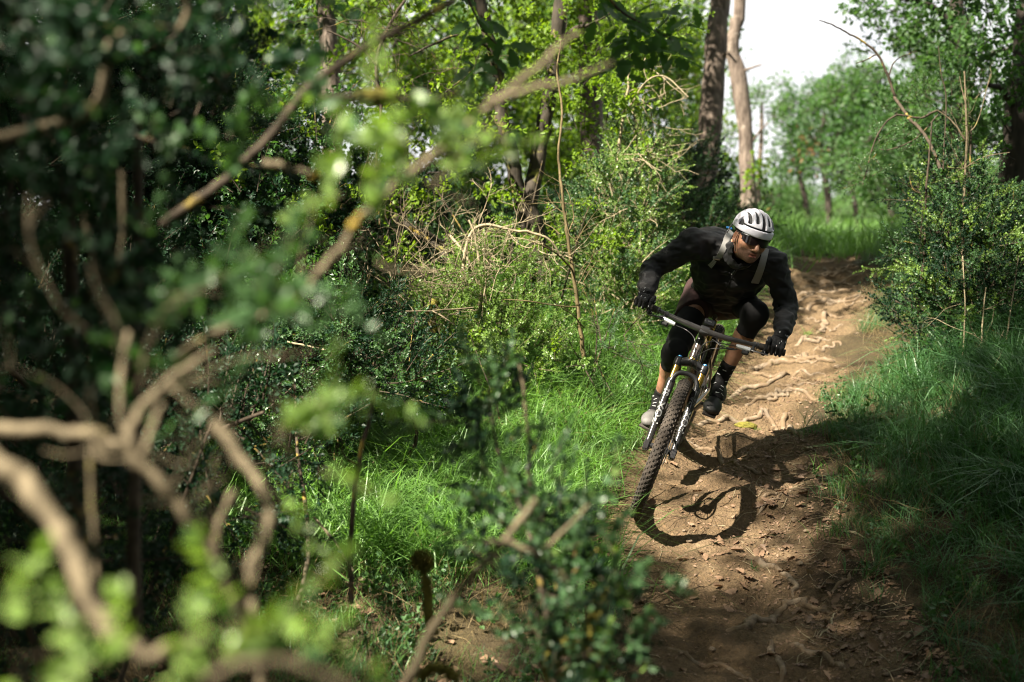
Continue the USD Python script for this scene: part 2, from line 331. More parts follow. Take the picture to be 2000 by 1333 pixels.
root([(1648, 1040), (1668, 1047), (1690, 1055)], 6, 'pale straight stick among dead leaves at the right of the lower trail', .1, m=B_DEAD, name='fallen_stick')
root([(1290, 1148), (1318, 1132), (1342, 1126)], 5, 'thin twig lying near the bottom of the wheel rut', .1, m=B_DEAD, name='fallen_stick')
root([(1600, 1250), (1622, 1222), (1636, 1196)], 5, 'thin pale twig crossing the right end of the thick arched root', -.4, m=B_DEAD, name='fallen_stick')
# ------------------------------------------------------------------ leaves, sprays, tufts (prototypes grow along +z)
def rod(a, b, r, sides=4):
    return tube(np.array([a, b]), [r, r * .7], sides, caps=False)

def leaf2(base, d, n, L, W):
    """Four-cornered leaf folded on its midrib."""
    d = d / np.linalg.norm(d); s = np.cross(d, n); s = s / (np.linalg.norm(s) + 1e-9); n = np.cross(s, d)
    v = np.array([base, base + d * L * .48 + s * W / 2 + n * W * .16, base + d * L, base + d * L * .48 - s * W / 2 + n * W * .16])
    return v, np.array([[0, 1, 2], [0, 2, 3]])

def leaf6(base, d, n, L, W, curl=.12):
    """Oval leaf, folded and curled."""
    d = d / np.linalg.norm(d); s = np.cross(d, n); s = s / (np.linalg.norm(s) + 1e-9); n = np.cross(s, d); v = [base]
    for t, w in ((.22, .40), (.5, .5), (.8, .34)):
        c = base + d * L * t + n * (-curl * L * t * t)
        v += [c - s * W * w + n * W * .14, c, c + s * W * w + n * W * .14]
    v.append(base + d * L - n * curl * L)
    f = [[0, 2, 1], [0, 3, 2]]
    for i in (0, 1):
        a = 1 + 3 * i; f += [[a, a + 1, a + 4], [a, a + 4, a + 3], [a + 1, a + 2, a + 5], [a + 1, a + 5, a + 4]]
    return np.array(v), np.array(f + [[7, 8, 10], [8, 9, 10]])

def oak6(base, d, n, L, W, curl=.1):
    """Lobed oak leaf."""
    d = d / np.linalg.norm(d); s = np.cross(d, n); s = s / (np.linalg.norm(s) + 1e-9); n = np.cross(s, d)
    prof = ((.10, .08), (.26, .34), (.34, .20), (.50, .50), (.58, .30), (.74, .46), (.82, .28), (.94, .22))
    v = [base]
    for t, w in prof:
        c = base + d * L * t - n * curl * L * t * t
        v += [c - s * W * w + n * W * .12, c, c + s * W * w + n * W * .12]
    v.append(base + d * L - n * curl * L); f = [[0, 2, 1], [0, 3, 2]]
    for i in range(len(prof) - 1):
        a = 1 + 3 * i; f += [[a, a + 1, a + 4], [a, a + 4, a + 3], [a + 1, a + 2, a + 5], [a + 1, a + 5, a + 4]]
    e = 1 + 3 * (len(prof) - 1)
    return np.array(v), np.array(f + [[e, e + 1, len(v) - 1], [e + 1, e + 2, len(v) - 1]])

def rdir(r): 
    v = r.normal(size=3); return v / np.linalg.norm(v)

def shoot(r, base, d, L, nodes, LL, LW, leaf, lv, st, opposite=True, ang=50, rad=.0012):
    """One shoot with leaves along it; appends to lv and st."""
    d = d / np.linalg.norm(d); bend = rdir(r) * .35; pts = [np.array(base)]
    for k in range(3): pts.append(pts[-1] + (d + bend * (k + 1) / 3) / np.linalg.norm(d + bend * (k + 1) / 3) * L / 3)
    p = spline(pts, 2); st.append(tube(p, np.linspace(rad, rad * .5, len(p)), 3, caps=False))
    fr = frame(d); a = r.uniform(0, 6)
    for k in range(nodes):
        t = (k + .7) / nodes; q = pts[0] + (pts[-1] - pts[0]) * 0; i = t * (len(p) - 1); q = p[int(i)] * (1 - i % 1) + p[min(int(i) + 1, len(p) - 1)] * (i % 1)
        for o in ((0, PI) if opposite else (r.uniform(0, 6.28),)):
            th = a + o + r.normal(0, .25); out = fr @ np.array([math.cos(th), math.sin(th), 0]); an = math.radians(ang + r.normal(0, 14))
            dd = d * math.cos(an) + out * math.sin(an); s = r.uniform(.75, 1.15) * (1 - .25 * t)
            lv.append(leaf(q, dd, d * math.sin(an) - out * math.cos(an) + rdir(r) * .45, LL * s, LW * s))
        a += PI / 2
    for o in (0, 2.1, 4.2): lv.append(leaf(p[-1], d + rdir(r) * .5, rdir(r), LL * .75, LW * .75))

def spray(seed, L, sides, SL, nodes, LL, LW, leaf, opposite=True, ang=50, flat=.55):
    r = np.random.default_rng(seed); lv, st = [], []
    bend = rdir(r) * .25; p = spline([np.zeros(3), np.array([0, 0, L * .4]) + bend * L * .2, np.array([0, 0, L * .75]) + bend * L * .6 - np.array([0, 0, .0])], 4)
    st.append(tube(p, np.linspace(.0042, .0016, len(p)) * (L / .35), 4, caps=False))
    for k in range(sides):
        t = .18 + .8 * k / sides; i = t * (len(p) - 1); q = p[int(i)]
        th = r.uniform(0, 2 * PI); out = np.array([math.cos(th), math.sin(th) * flat, .75 + .5 * r.random()])
        shoot(r, q, out, SL * r.uniform(.7, 1.2) * (1.1 - .4 * t), nodes, LL, LW, leaf, lv, st, opposite, ang)
    shoot(r, p[-1], p[-1] - p[-2], SL * .8, nodes, LL, LW, leaf, lv, st, opposite, ang)
    return cat(lv), cat(st)

def clump(seed, R, n, LL, LW, leaf):
    """A loose ball of leaves on a few twigs, for far crowns."""
    r = np.random.default_rng(seed); lv, st = [], []
    for k in range(max(4, n // 9)):
        d = rdir(r); d[2] = abs(d[2]) * .6 + .15; e = d / np.linalg.norm(d) * R * r.uniform(.5, 1); st.append(rod(np.zeros(3), e, .004))
        for _ in range(9):
            q = e * r.uniform(.45, 1.05) + rdir(r) * R * .22; lv.append(leaf(q, d + rdir(r) * .9, np.array([0, 0, 1]) + rdir(r) * .9, LL * r.uniform(.7, 1.2), LW * r.uniform(.8, 1.1)))
    return cat(lv), cat(st)

def tuft(seed, n, H, W, spread, arc, seg=4, wind=(0, 0)):
    r = np.random.default_rng(seed); vs, fs, m = [], [], 0
    for _ in range(n):
        th = r.uniform(0, 2 * PI); o = np.array([math.cos(th), math.sin(th), 0]); b = np.array([*(r.normal(0, spread, 2)), -.02]); h = H * r.uniform(.45, 1.1); ar = arc * r.uniform(.3, 1.4)
        lean = o * r.uniform(.05, .35) + np.array([*wind, 0]) * r.uniform(.4, 1)
        side = np.cross(o, [0, 0, 1]); side = side * math.cos(r.uniform(-.9, .9)) + o * math.sin(r.uniform(-.9, .9)); w = W * r.uniform(.6, 1.2)
        t = np.linspace(0, 1, seg + 1)[:, None]; L_ = np.linalg.norm(lean)
        c = b + lean / max(L_, 1e-6) * h * (L_ * t + ar * t ** 2.2 * .8) + np.array([0, 0, 1.]) * h * (t - ar * .55 * t ** 2.6)
        ww = (w / 2 * np.clip(1 - t ** 1.8, .04, 1) * np.minimum(1, .55 + t * 2))
        vs.append(np.vstack([c - side * ww, c + side * ww])); k = np.arange(seg); s = seg + 1
        fs.append(np.vstack([np.stack([k, k + s, k + s + 1], 1), np.stack([k, k + s + 1, k + 1], 1)]) + m); m += 2 * s
    return np.vstack(vs), np.vstack(fs)

PROTO = {}
for i in range(4): PROTO['box', i] = spray(100 + i, .32, 9, .11, 6, .026, .0155, leaf2)
for i in range(3): PROTO['boxbig', i] = spray(110 + i, .30, 7, .12, 6, .030, .0185, leaf6)
for i in range(4): PROTO['oak', i] = spray(120 + i, .36, 7, .13, 4, .055, .030, leaf6, False, 62)
for i in range(3): PROTO['lobed', i] = spray(130 + i, .38, 6, .14, 3, .075, .044, oak6, False, 60)
for i in range(4): PROTO['far', i] = clump(140 + i, .42, 80, .085, .045, leaf2)
for i in range(3): PROTO['needle', i] = spray(150 + i, .30, 9, .13, 12, .022, .0035, leaf2, True, 62, .25)
for i in range(3): PROTO['ivy', i] = spray(160 + i, .30, 7, .12, 4, .045, .034, leaf6, False, 66)

def instances(parent, name, keys, lm, sm, pos, dirs, scale, seed=0, kind=None, tufts=False, dense=0):
    """Leafy sprays set along given directions: one PointInstancer part (or top-level stuff)."""
    base = str(parent.GetPath()) if parent is not None else '/World'; r = np.random.default_rng(seed)
    pi = UsdGeom.PointInstancer.Define(stage, numbered(f'{base}/{name}')); path = pi.GetPath()
    lms = lm if isinstance(lm, list) else [lm]; targets = []
    for k, key in enumerate(keys):
        for q, l_ in enumerate(lms):
            pr = UsdGeom.Xform.Define(stage, f'{path}/spray_{k}_{q}')
            g = PROTO[key]
            usdkit.mesh(stage, f'{pr.GetPath()}/leaves', g[0], l_, False)
            if len(g) > 1: usdkit.mesh(stage, f'{pr.GetPath()}/stems', g[1], sm, False)
            targets.append(pr.GetPath())
    pi.CreatePrototypesRel().SetTargets(targets)
    pos = np.asarray(pos, float); n = len(pos); d = np.asarray(dirs, float); d = d / (np.linalg.norm(d, axis=1, keepdims=True) + 1e-9)
    # rotation taking +z to d, then a random spin
    zx = np.cross(np.broadcast_to([0, 0, 1.], d.shape), d); s_ = np.linalg.norm(zx, axis=1); an = np.arctan2(s_, d[:, 2])
    axv = np.where(s_[:, None] > 1e-6, zx / np.maximum(s_, 1e-9)[:, None], [1., 0, 0])
    q = (Rot.from_rotvec(axv * an[:, None]) * Rot.from_rotvec(np.stack([np.zeros(n), np.zeros(n), r.uniform(0, 2 * PI, n)], 1))).as_quat()
    pi.CreateProtoIndicesAttr(Vt.IntArray.FromNumpy(r.integers(0, len(targets), n).astype(np.int32)))
    pi.CreatePositionsAttr(Vt.Vec3fArray.FromNumpy(pos.astype(np.float32)))
    pi.CreateOrientationsAttr(Vt.QuathArray([Gf.Quath(float(w), float(x), float(y), float(z)) for x, y, z, w in q]))
    sc = np.broadcast_to(np.asarray(scale, float), (n,)); pi.CreateScalesAttr(Vt.Vec3fArray.FromNumpy(np.repeat(sc[:, None], 3, 1).astype(np.float32)))
    if kind: tag(pi, kind=kind)
    return pi

def keys(n): return [k for k in PROTO if k[0] == n]

def fill(blobs, per, seed, shell=.55, droop=0.0):
    """Spray positions and outward directions inside ellipsoids. blobs: (centre, (rx, ry, rz)); per: sprays per m3 (or a list of counts)."""
    r = np.random.default_rng(seed); P, D = [], []
    for c, rad in blobs:
        rad = np.asarray(rad, float); n = max(6, int(per * 4.19 * rad.prod()))
        u = r.normal(size=(n, 3)); u /= np.linalg.norm(u, axis=1)[:, None]
        k = shell + (1 - shell) * r.random(n) ** .6; k *= .82 + .36 * meshkit.noise(u * 2.3 + c, seed)
        P.append(c + u * rad * k[:, None]); D.append(u * .8 + r.normal(size=(n, 3)) * .45 + np.array([0, 0, .45 - droop]))
    return np.vstack(P), np.vstack(D)

def B(px, py, d, rx, ry, rd=None):
    """An ellipsoid of foliage: centre by pixel and depth, half sizes in pixels there, depth half size in metres."""
    return at(px, py, d), (rx * d / FOC, (rd if rd is not None else (rx + ry) / 2 * d / FOC), ry * d / FOC)

def limb(path, w, d0=None, n=6, sides=9, jit=.18, seed=0, wob=.0):
    """A stem through (px, py, depth) points, its width in pixels (first, last)."""
    p = np.array([at(*q) for q in path]); p = spline(p, n); dd = (p - CAM) @ FWD; w = np.broadcast_to(np.asarray(w, float), (2,))
    r = np.linspace(w[0], w[1], len(p)) / 2 * dd / FOC
    if wob:
        k = np.arange(len(p)); p = p + (np.stack([meshkit.fbm(np.stack([k * .5, k * 0 + seed, k * 0 + c], -1), 2, 60 + c) - .5 for c in range(3)], -1)) * r[:, None] * wob
    return tube(p, r, sides, jit=jit, seed=seed)

def to_ground(x, y, dz=-.08): return np.array([x, y, float(ground(x, y)) + dz])

def twigs(seed, n, starts, length, rad, curl=.9, bias=(0, 0, .2), sub=2):
    """Curving bare twigs with side twigs."""
    r = np.random.default_rng(seed); out = []
    def one(p, d, L, rr, depth):
        pts = [p]; d = d / np.linalg.norm(d); turn = rdir(r) * curl
        for k in range(5):
            d = d + turn * .22 + rdir(r) * .28 + np.array(bias) * .2; d /= np.linalg.norm(d); pts.append(pts[-1] + d * L / 5)
        s = spline(pts, 3); out.append(tube(s, np.linspace(rr, rr * .45, len(s)), 5 if rr > .003 else 4, caps=True))
        if depth:
            for _ in range(r.integers(1, 4)):
                i = r.integers(3, len(s) - 1); one(s[i], (s[i] - s[i - 1]) / np.linalg.norm(s[i] - s[i - 1]) + rdir(r) * .9, L * r.uniform(.35, .65), rr * .6, depth - 1)
    for k in range(n):
        p = starts[k % len(starts)]; one(p + r.normal(0, .03, 3), rdir(r) + np.array(bias), length * r.uniform(.5, 1.2), rad * r.uniform(.6, 1.2), sub)
    return cat(out)

# ------------------------------------------------------------------ shrubs of the understorey
def shrub(name, label, cat_, blobs, per, kind, lm, seed, base=None, stems=4, stem_m=None, srad=.014, scale=(.75, 1.25), group=None, shell=.45, droop=0.0):
    t = thing(name, label, cat_, group); r = np.random.default_rng(seed)
    P, D = fill(blobs, per, seed, shell, droop)
    g = ground(P[:, 0], P[:, 1], False); ok = P[:, 2] > g - .02; P, D = P[ok], D[ok]
    instances(t, 'foliage', keys(kind), lm, stem_m or B_TWIG_DARK, P, D, r.uniform(scale[0], scale[1], len(P)), seed, 'stuff')
    c = np.mean([b[0] for b in blobs], 0) if base is None else np.array(base, float)
    g0 = to_ground(c[0], c[1])
    for k in range(stems):
        b = blobs[k % len(blobs)]; e = b[0] + r.normal(0, .3, 3) * np.array(b[1]); b0 = g0 + np.array([r.normal(0, .08), r.normal(0, .08), 0])
        m_ = (b0 + e) / 2 + r.normal(0, .10, 3); s = spline([b0, m_, e, e + (e - m_) * .5], 5)
        obj('stem', tube(s, np.linspace(srad, srad * .35, len(s)) * r.uniform(.7, 1.2), 7, jit=.2, seed=seed + k), stem_m or B_TWIG_DARK, t, True)
    return t

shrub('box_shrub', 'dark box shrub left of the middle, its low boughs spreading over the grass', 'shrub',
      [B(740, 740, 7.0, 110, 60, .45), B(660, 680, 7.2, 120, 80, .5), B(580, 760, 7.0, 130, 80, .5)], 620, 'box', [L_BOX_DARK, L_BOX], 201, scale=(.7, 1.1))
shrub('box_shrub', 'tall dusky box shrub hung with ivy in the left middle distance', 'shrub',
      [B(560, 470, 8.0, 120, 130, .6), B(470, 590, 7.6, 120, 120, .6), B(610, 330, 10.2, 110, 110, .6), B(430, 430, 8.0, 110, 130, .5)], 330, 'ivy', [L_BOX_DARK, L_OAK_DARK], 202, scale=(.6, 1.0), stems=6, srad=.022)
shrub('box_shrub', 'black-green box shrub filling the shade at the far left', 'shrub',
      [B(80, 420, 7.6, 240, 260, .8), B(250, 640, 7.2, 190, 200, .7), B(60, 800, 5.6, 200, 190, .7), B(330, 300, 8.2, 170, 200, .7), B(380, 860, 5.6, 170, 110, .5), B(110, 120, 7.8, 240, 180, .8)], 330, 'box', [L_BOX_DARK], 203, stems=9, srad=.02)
shrub('box_shrub', 'low dark box shrub under the pale curved branch in the bottom left', 'shrub',
      [B(120, 1060, 4.3, 170, 110, .5), B(360, 1010, 4.6, 150, 70, .4), B(40, 1230, 3.9, 110, 110, .35), B(540, 890, 5.6, 110, 45, .3)], 430, 'box', [L_BOX_DARK], 204, stems=4)
shrub('box_shrub', 'sunlit box bush glowing among dead twigs in the middle of the thicket', 'shrub',
      [B(965, 560, 8.8, 85, 65, .32), B(930, 640, 8.7, 100, 70, .35), B(1010, 680, 8.5, 95, 55, .3), B(860, 660, 9.0, 70, 80, .35)], 900, 'box', [L_BOX_NEW], 205, scale=(.55, .95), stem_m=B_TWIG)
shrub('box_shrub', 'pale sunlit box shrub left of the cyclist, upright with a bare pale stem', 'shrub',
      [B(1215, 400, 10.0, 75, 65, .4), B(1195, 480, 10.0, 75, 75, .4), B(1215, 550, 9.8, 85, 60, .4), B(1190, 600, 9.6, 75, 40, .3), B(1245, 330, 10.4, 60, 55, .35)], 800, 'box', [L_BOX, L_BOX_NEW], 206, stem_m=B_DEAD, scale=(.7, 1.1))
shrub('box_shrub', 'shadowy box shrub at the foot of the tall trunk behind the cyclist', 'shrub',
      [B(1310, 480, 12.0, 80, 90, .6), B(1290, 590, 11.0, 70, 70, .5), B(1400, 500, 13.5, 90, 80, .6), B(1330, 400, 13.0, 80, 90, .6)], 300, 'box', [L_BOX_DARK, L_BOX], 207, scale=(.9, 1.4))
shrub('yew_seedling', 'low feathery green seedling with flat sprays beside the thin bare stem', 'shrub',
      [B(1185, 655, 8.6, 75, 30, .25), B(1150, 690, 8.5, 60, 24, .2)], 500, 'needle', [L_BOX_NEW, L_BOX], 208, stems=3, srad=.006, droop=.4)
shrub('box_shrub', 'glossy box bush growing on the grass bank right of the trail', 'shrub',
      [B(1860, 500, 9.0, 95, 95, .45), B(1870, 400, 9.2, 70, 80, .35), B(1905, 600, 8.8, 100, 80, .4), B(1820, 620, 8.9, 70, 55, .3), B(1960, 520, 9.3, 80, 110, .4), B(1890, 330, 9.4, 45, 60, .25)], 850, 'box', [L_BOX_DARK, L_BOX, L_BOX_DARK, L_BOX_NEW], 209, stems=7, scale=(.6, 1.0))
shrub('box_shrub', 'box shrub thicket low in the shade behind the mossy forked oak', 'shrub',
      [B(900, 480, 11.5, 120, 110, .6), B(1080, 520, 11.5, 110, 90, .6), B(760, 480, 10.5, 100, 130, .6)], 260, 'box', [L_BOX_DARK, L_BOX], 210, scale=(.9, 1.5))
shrub('hazel_shrub', 'light green leafy shrub at the left edge of the crest behind the helmet', 'shrub',
      [B(1500, 420, 17, 45, 25, .5), B(1440, 430, 17, 50, 40, .6)], 60, 'oak', [L_OAK, L_FAR], 211, scale=(.9, 1.5), stems=3)

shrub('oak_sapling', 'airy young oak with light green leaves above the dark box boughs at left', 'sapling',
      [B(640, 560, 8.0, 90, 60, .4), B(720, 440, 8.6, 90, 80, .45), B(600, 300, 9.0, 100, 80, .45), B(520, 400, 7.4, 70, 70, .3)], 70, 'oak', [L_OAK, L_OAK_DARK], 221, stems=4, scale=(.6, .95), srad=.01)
shrub('oak_sapling', 'young oak with yellow-green leaves around the tangle of dead twigs', 'sapling',
      [B(860, 430, 9.2, 80, 60, .4), B(1060, 400, 9.4, 70, 70, .4), B(1130, 480, 9.0, 60, 60, .3), B(990, 500, 9.2, 60, 40, .3)], 80, 'oak', [L_OAK], 222, stems=4, scale=(.5, .8), srad=.01)
shrub('bramble', 'low pale green bramble leaves spilling out of the sunlit thicket onto the grass', 'bramble',
      [B(900, 720, 8.2, 100, 30, .3), B(1040, 720, 8.1, 110, 30, .3), B(800, 760, 7.6, 60, 30, .25)], 160, 'ivy', [L_BOX_NEW, L_OAK], 223, stems=3, scale=(.5, .8), srad=.005)

# ------------------------------------------------------------------ trees
def crown(t, blobs, per, kind, lm, seed, scale=(.8, 1.3), shell=.35, sm=B_DARK, droop=.15):
    P, D = fill(blobs, per, seed, shell, droop); r = np.random.default_rng(seed)
    k = meshkit.fbm(P * 1.1, 2, seed); ok = k > np.quantile(k, .22); P, D = P[ok], D[ok]
    return instances(t, 'crown', keys(kind), lm, sm, P, D, r.uniform(*scale, len(P)), seed, 'stuff')

def trunk_to_ground(path):
    """Adds the foot: straight down under the lowest point until the ground."""
    p = at(*path[0]); g = to_ground(p[0], p[1]); return p, g

def tree(name, label, trunk, w, bk, limbs=(), blobs=(), per=40, kind='oak', lm=None, seed=0, group=None, scale=(.8, 1.3), foot=True, cat_='tree', twig=B_DARK, flare=1.35, shell=.35):
    t = thing(name, label, cat_, group)
    p = np.array([at(*q) for q in trunk]); w = np.asarray(w, float); rr = w / 2 * np.array([q[2] for q in trunk]) / FOC
    if foot:
        g = to_ground(p[0][0], p[0][1]); 
        if g[2] < p[0][2] - .05:
            h = p[0][2] - g[2]; p = np.vstack([g, g + (p[0] - g) * min(.5, .25 / h), p]); rr = np.hstack([rr[0] * flare * 1.1, rr[0] * 1.05, rr])
    s = spline(p, 6); r_ = np.interp(np.linspace(0, 1, len(s)), np.linspace(0, 1, len(rr)), rr)
    obj('trunk', tube(s, r_, 16, jit=.22, seed=seed), bk, t, True)
    for k, (path, lw) in enumerate(limbs): obj('limb', limb(path, lw, sides=10, jit=.3, seed=seed + k, wob=.8), bk, t, True)
    if blobs: crown(t, blobs, per, kind, lm, seed, scale, shell)
    return t

tree('oak_tree', 'dark mossy oak whose trunk forks low in the middle of the thicket', [(1062, 560, 10.4), (1040, 450, 10.4), (1026, 408, 10.4)], (46, 42, 40), B_OAK,
     [([(1026, 420, 10.4), (1003, 335, 10.4), (984, 250, 10.3), (974, 165, 10.3), (960, 95, 10.2), (938, 10, 10.2), (928, -90, 10.2)], (30, 22)),
      ([(1030, 410, 10.4), (1052, 310, 10.5), (1068, 215, 10.5), (1084, 105, 10.6), (1098, 10, 10.6), (1106, -90, 10.6)], (34, 28)),
      ([(1084, 105, 10.6), (1115, 60, 10.6), (1160, 45, 10.5), (1200, 20, 10.4)], (10, 4)), ([(972, 160, 10.3), (930, 140, 10.2), (890, 165, 10.1), (850, 200, 10)], (8, 3)),
      ([(990, 440, 10.2), (900, 490, 9.8), (830, 455, 9.6), (780, 440, 9.5)], (16, 10)),
      ([(960, 95, 10.2), (900, 70, 10), (850, 85, 9.8), (800, 110, 9.7)], (8, 3))],
     [B(810, 130, 9.8, 130, 75, .5), B(880, 60, 10.6, 70, 55, .5), B(1015, 130, 11.2, 70, 50, .3), B(1150, 110, 10.4, 100, 70, .5), B(1180, 230, 10.2, 85, 60, .4), B(860, 230, 9.8, 110, 50, .4), B(1130, 320, 10.9, 60, 45, .3), B(700, 60, 10, 90, 70, .5), B(1020, 20, 11.6, 120, 60, .4), B(1230, 60, 10.6, 90, 70, .5), B(890, 340, 10, 70, 45, .4)], 135, 'oak', [L_OAK], 301, scale=(.65, 1.1))
tree('pine_tree', 'tall straight grey-brown trunk behind the right shoulder of the cyclist', [(1366, 470, 14.6), (1372, 380, 14.7), (1385, 270, 14.8), (1394, 150, 14.9), (1402, 40, 15), (1410, -80, 15.1), (1420, -900, 15.6)], (56, 50, 46, 43, 41, 38, 30), B_PINE,
     [([(1400, 120, 14.9), (1420, 105, 14.8), (1438, 122, 14.6)], (9, 4))],
     [B(1420, -950, 15.8, 260, 200, 1.4)], 12, 'far', [L_FAR], 302, scale=(.9, 1.3))
tree('pine_tree', 'paler slightly crooked trunk standing to the right of the tall straight one', [(1464, 430, 17), (1460, 330, 17), (1452, 220, 17), (1440, 140, 17), (1430, 95, 17), (1438, 40, 17), (1447, -40, 17), (1460, -800, 17)], (34, 31, 30, 32, 28, 24, 22, 20), B_PALE,
     [([(1448, 140, 17), (1470, 132, 16.8), (1486, 127, 16.6)], (6, 3)), ([(1462, 290, 17), (1480, 262, 16.9), (1500, 240, 16.8)], (5, 3))],
     [B(1470, -850, 17, 240, 170, 1.4)], 10, 'far', [L_FAR], 303)
tree('pine_tree', 'slim pale trunk standing alone in the bright gap right of the two tall trunks', [(1481, 430, 26), (1483, 340, 26), (1487, 270, 26), (1488, 200, 26)], (11, 10, 9, 6), B_PALE, (), [B(1500, 210, 26, 60, 45, .8), B(1455, 190, 26, 40, 30, .6)], 12, 'far', [L_FAR], 304)
tree('pine_tree', 'dim reddish brown trunk in the shade between the forked oak and the tall trunk', [(1160, 560, 13.4), (1158, 400, 13.4), (1156, 260, 13.4), (1150, 60, 13.4), (1145, -120, 13.4)], (58, 54, 48, 42, 38), B_PINE, (), [B(1140, -180, 13.5, 200, 120, 1)], 25, 'far', [L_FAR], 305)
tree('pine_tree', 'pinkish trunk showing at the top left through the leaves', [(655, 480, 12.5), (650, 300, 12.5), (643, 120, 12.5), (634, -20, 12.5), (628, -150, 12.5)], (44, 42, 38, 36, 34), B_PALE, (), [B(640, -170, 12.5, 200, 110, 1)], 25, 'far', [L_FAR], 306)
tree('oak_tree', 'oak with a black trunk and arching limb in the top right corner', [(1868, 440, 14), (1880, 300, 14), (1880, 180, 14), (1876, 90, 14), (1870, 10, 14), (1862, -90, 14)], (34, 32, 29, 28, 26, 24), B_DARK,
     [([(1876, 75, 14), (1848, 40, 13.9), (1815, 12, 13.8), (1770, -4, 13.6), (1730, -10, 13.4)], (20, 9)), ([(1878, 150, 14), (1930, 110, 13.8), (1990, 90, 13.6)], (12, 6))],
     [B(1905, 70, 13.6, 110, 85, .8), B(1960, 150, 13.0, 100, 90, .7), B(1820, 50, 14, 90, 55, .7), B(1760, 110, 14.5, 80, 60, .7), B(1860, 190, 13.4, 90, 60, .6), B(1730, 40, 14.6, 60, 40, .5), B(1960, 20, 13, 120, 80, .8), B(1800, 250, 13.6, 70, 50, .5), B(1920, 240, 13.4, 80, 60, .5), B(1770, 190, 15, 60, 50, .5)], 75, 'oak', [L_FAR, L_OAK_DARK, L_FAR], 307, scale=(.8, 1.3))
tree('oak_tree', 'thick dark oak trunk cut off by the right edge of the picture', [(1970, 410, 11.6), (1978, 330, 11.6), (1986, 230, 11.6), (2000, 120, 11.7), (2015, -60, 11.8)], (56, 50, 50, 46, 42), B_DARK,
     [([(1990, 215, 11.6), (1955, 175, 11.4), (1930, 165, 11.2)], (16, 8))],
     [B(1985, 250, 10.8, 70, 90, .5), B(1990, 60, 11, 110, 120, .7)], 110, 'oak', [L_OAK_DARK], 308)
# trees beyond the crest, right
for k, (tx_, y0, y1, d, w, lab, bl) in enumerate((
    (1572, 440, 330, 27, 12, 'leaning thin trunk with a loose crown, leftmost of the trees beyond the crest', [B(1560, 300, 27, 45, 40, 1), B(1585, 220, 28, 55, 45, 1.2)]),
    (1615, 440, 290, 25, 14, 'dark crooked trunk under a tall airy crown beyond the crest', [B(1640, 240, 25, 75, 60, 1.3), B(1600, 290, 25, 55, 50, 1.1), B(1690, 170, 25, 70, 55, 1.3), B(1765, 130, 25, 70, 55, 1.3)]),
    (1668, 440, 330, 24, 10, 'slim tree in the middle of the row beyond the crest', [B(1690, 330, 24, 60, 55, 1.1), B(1720, 250, 24, 70, 60, 1.2)]),
    (1738, 445, 330, 21, 14, 'dense bushy tree at the right of the row beyond the crest', [B(1750, 320, 21, 75, 70, 1.2), B(1790, 230, 21, 75, 65, 1.2)]),
    (1800, 440, 320, 19, 14, 'shaded tree behind the box bush on the right bank', [B(1820, 330, 18, 80, 70, 1), B(1860, 260, 18, 80, 70, 1), B(1930, 320, 17, 80, 80, 1)]),
    (1520, 440, 380, 34, 8, 'small far tree in the bright gap behind the helmet', [B(1525, 395, 34, 50, 32, 1), B(1490, 400, 36, 45, 35, 1), B(1560, 400, 34, 45, 30, 1)]))):
    tree('beech_tree', lab, [(tx_ + 6, y0, d), (tx_, (y0 + y1) / 2, d), (tx_ - 12, y1, d), (tx_ - 4, y1 - 70, d)], (w, w * .9, w * .75, w * .4), B_DARK,
         [([(tx_ - 8, y1 + 10, d), (tx_ + 25, y1 - 40, d), (tx_ + 50, y1 - 90, d - .3)], (w * .5, w * .2))], bl, 27, 'far', [L_FAR, L_OAK_DARK, L_OAK_DARK], 320 + k, scale=(.8, 1.25))
# forest behind the thicket, left and middle
for k, (tx_, d, w, lab, bl) in enumerate((
    (520, 17, 26, 'shaded tree far behind the left thicket', [B(520, 120, 17, 150, 130, 1.6), B(450, 300, 17, 140, 120, 1.4), B(560, 420, 16, 130, 110, 1.2)]),
    (780, 18, 22, 'green tree behind the hanging twigs left of the forked oak', [B(770, 100, 18, 150, 130, 1.6), B(820, 290, 17.5, 130, 110, 1.4), B(720, 420, 16, 130, 110, 1.2)]),
    (930, 20, 22, 'pale green tree seen between the arms of the forked oak', [B(960, 120, 20, 150, 140, 1.8), B(1020, 330, 19, 140, 120, 1.5), B(930, 480, 17, 130, 90, 1.2)]),
    (1240, 19, 20, 'soft green tree between the reddish trunk and the tall straight one', [B(1240, 150, 19, 110, 130, 1.5), B(1290, 320, 18, 90, 110, 1.2), B(1260, 480, 17, 100, 90, 1.1), B(1320, 60, 20, 80, 90, 1.4)]),
    (1130, 23, 20, 'far tree filling the forest behind the reddish trunk', [B(1120, 60, 23, 150, 150, 2), B(1140, 280, 22, 120, 120, 1.6), B(1130, 470, 20, 120, 90, 1.4)]),
    (330, 13, 30, 'dark tree in the deep shade at the upper left', [B(300, 80, 13, 190, 170, 1.3), B(180, 330, 13, 200, 180, 1.2), B(80, 60, 12, 190, 170, 1.2), B(380, 500, 12, 160, 160, 1), B(120, 640, 11, 200, 190, 1)]),
    (1365, 24, 16, 'thin-leaved tree behind the tall straight trunk', [B(1350, 330, 22, 60, 90, 1.2), B(1420, 380, 21, 60, 70, 1.1), B(1340, 180, 24, 55, 90, 1.2), B(1425, 300, 25, 25, 60, .8)]))):
    tree('beech_tree', lab, [(tx_, 520, d), (tx_ + 8, 300, d), (tx_ - 6, 100, d), (tx_ + 4, -120, d)], (w, w * .9, w * .8, w * .6), B_DARK, (), bl, 17 if d > 15 else 30, 'far', [L_FAR, L_OAK] if d > 15 else [L_OAK_DARK, L_BOX_DARK], 340 + k, scale=(.9, 1.4))

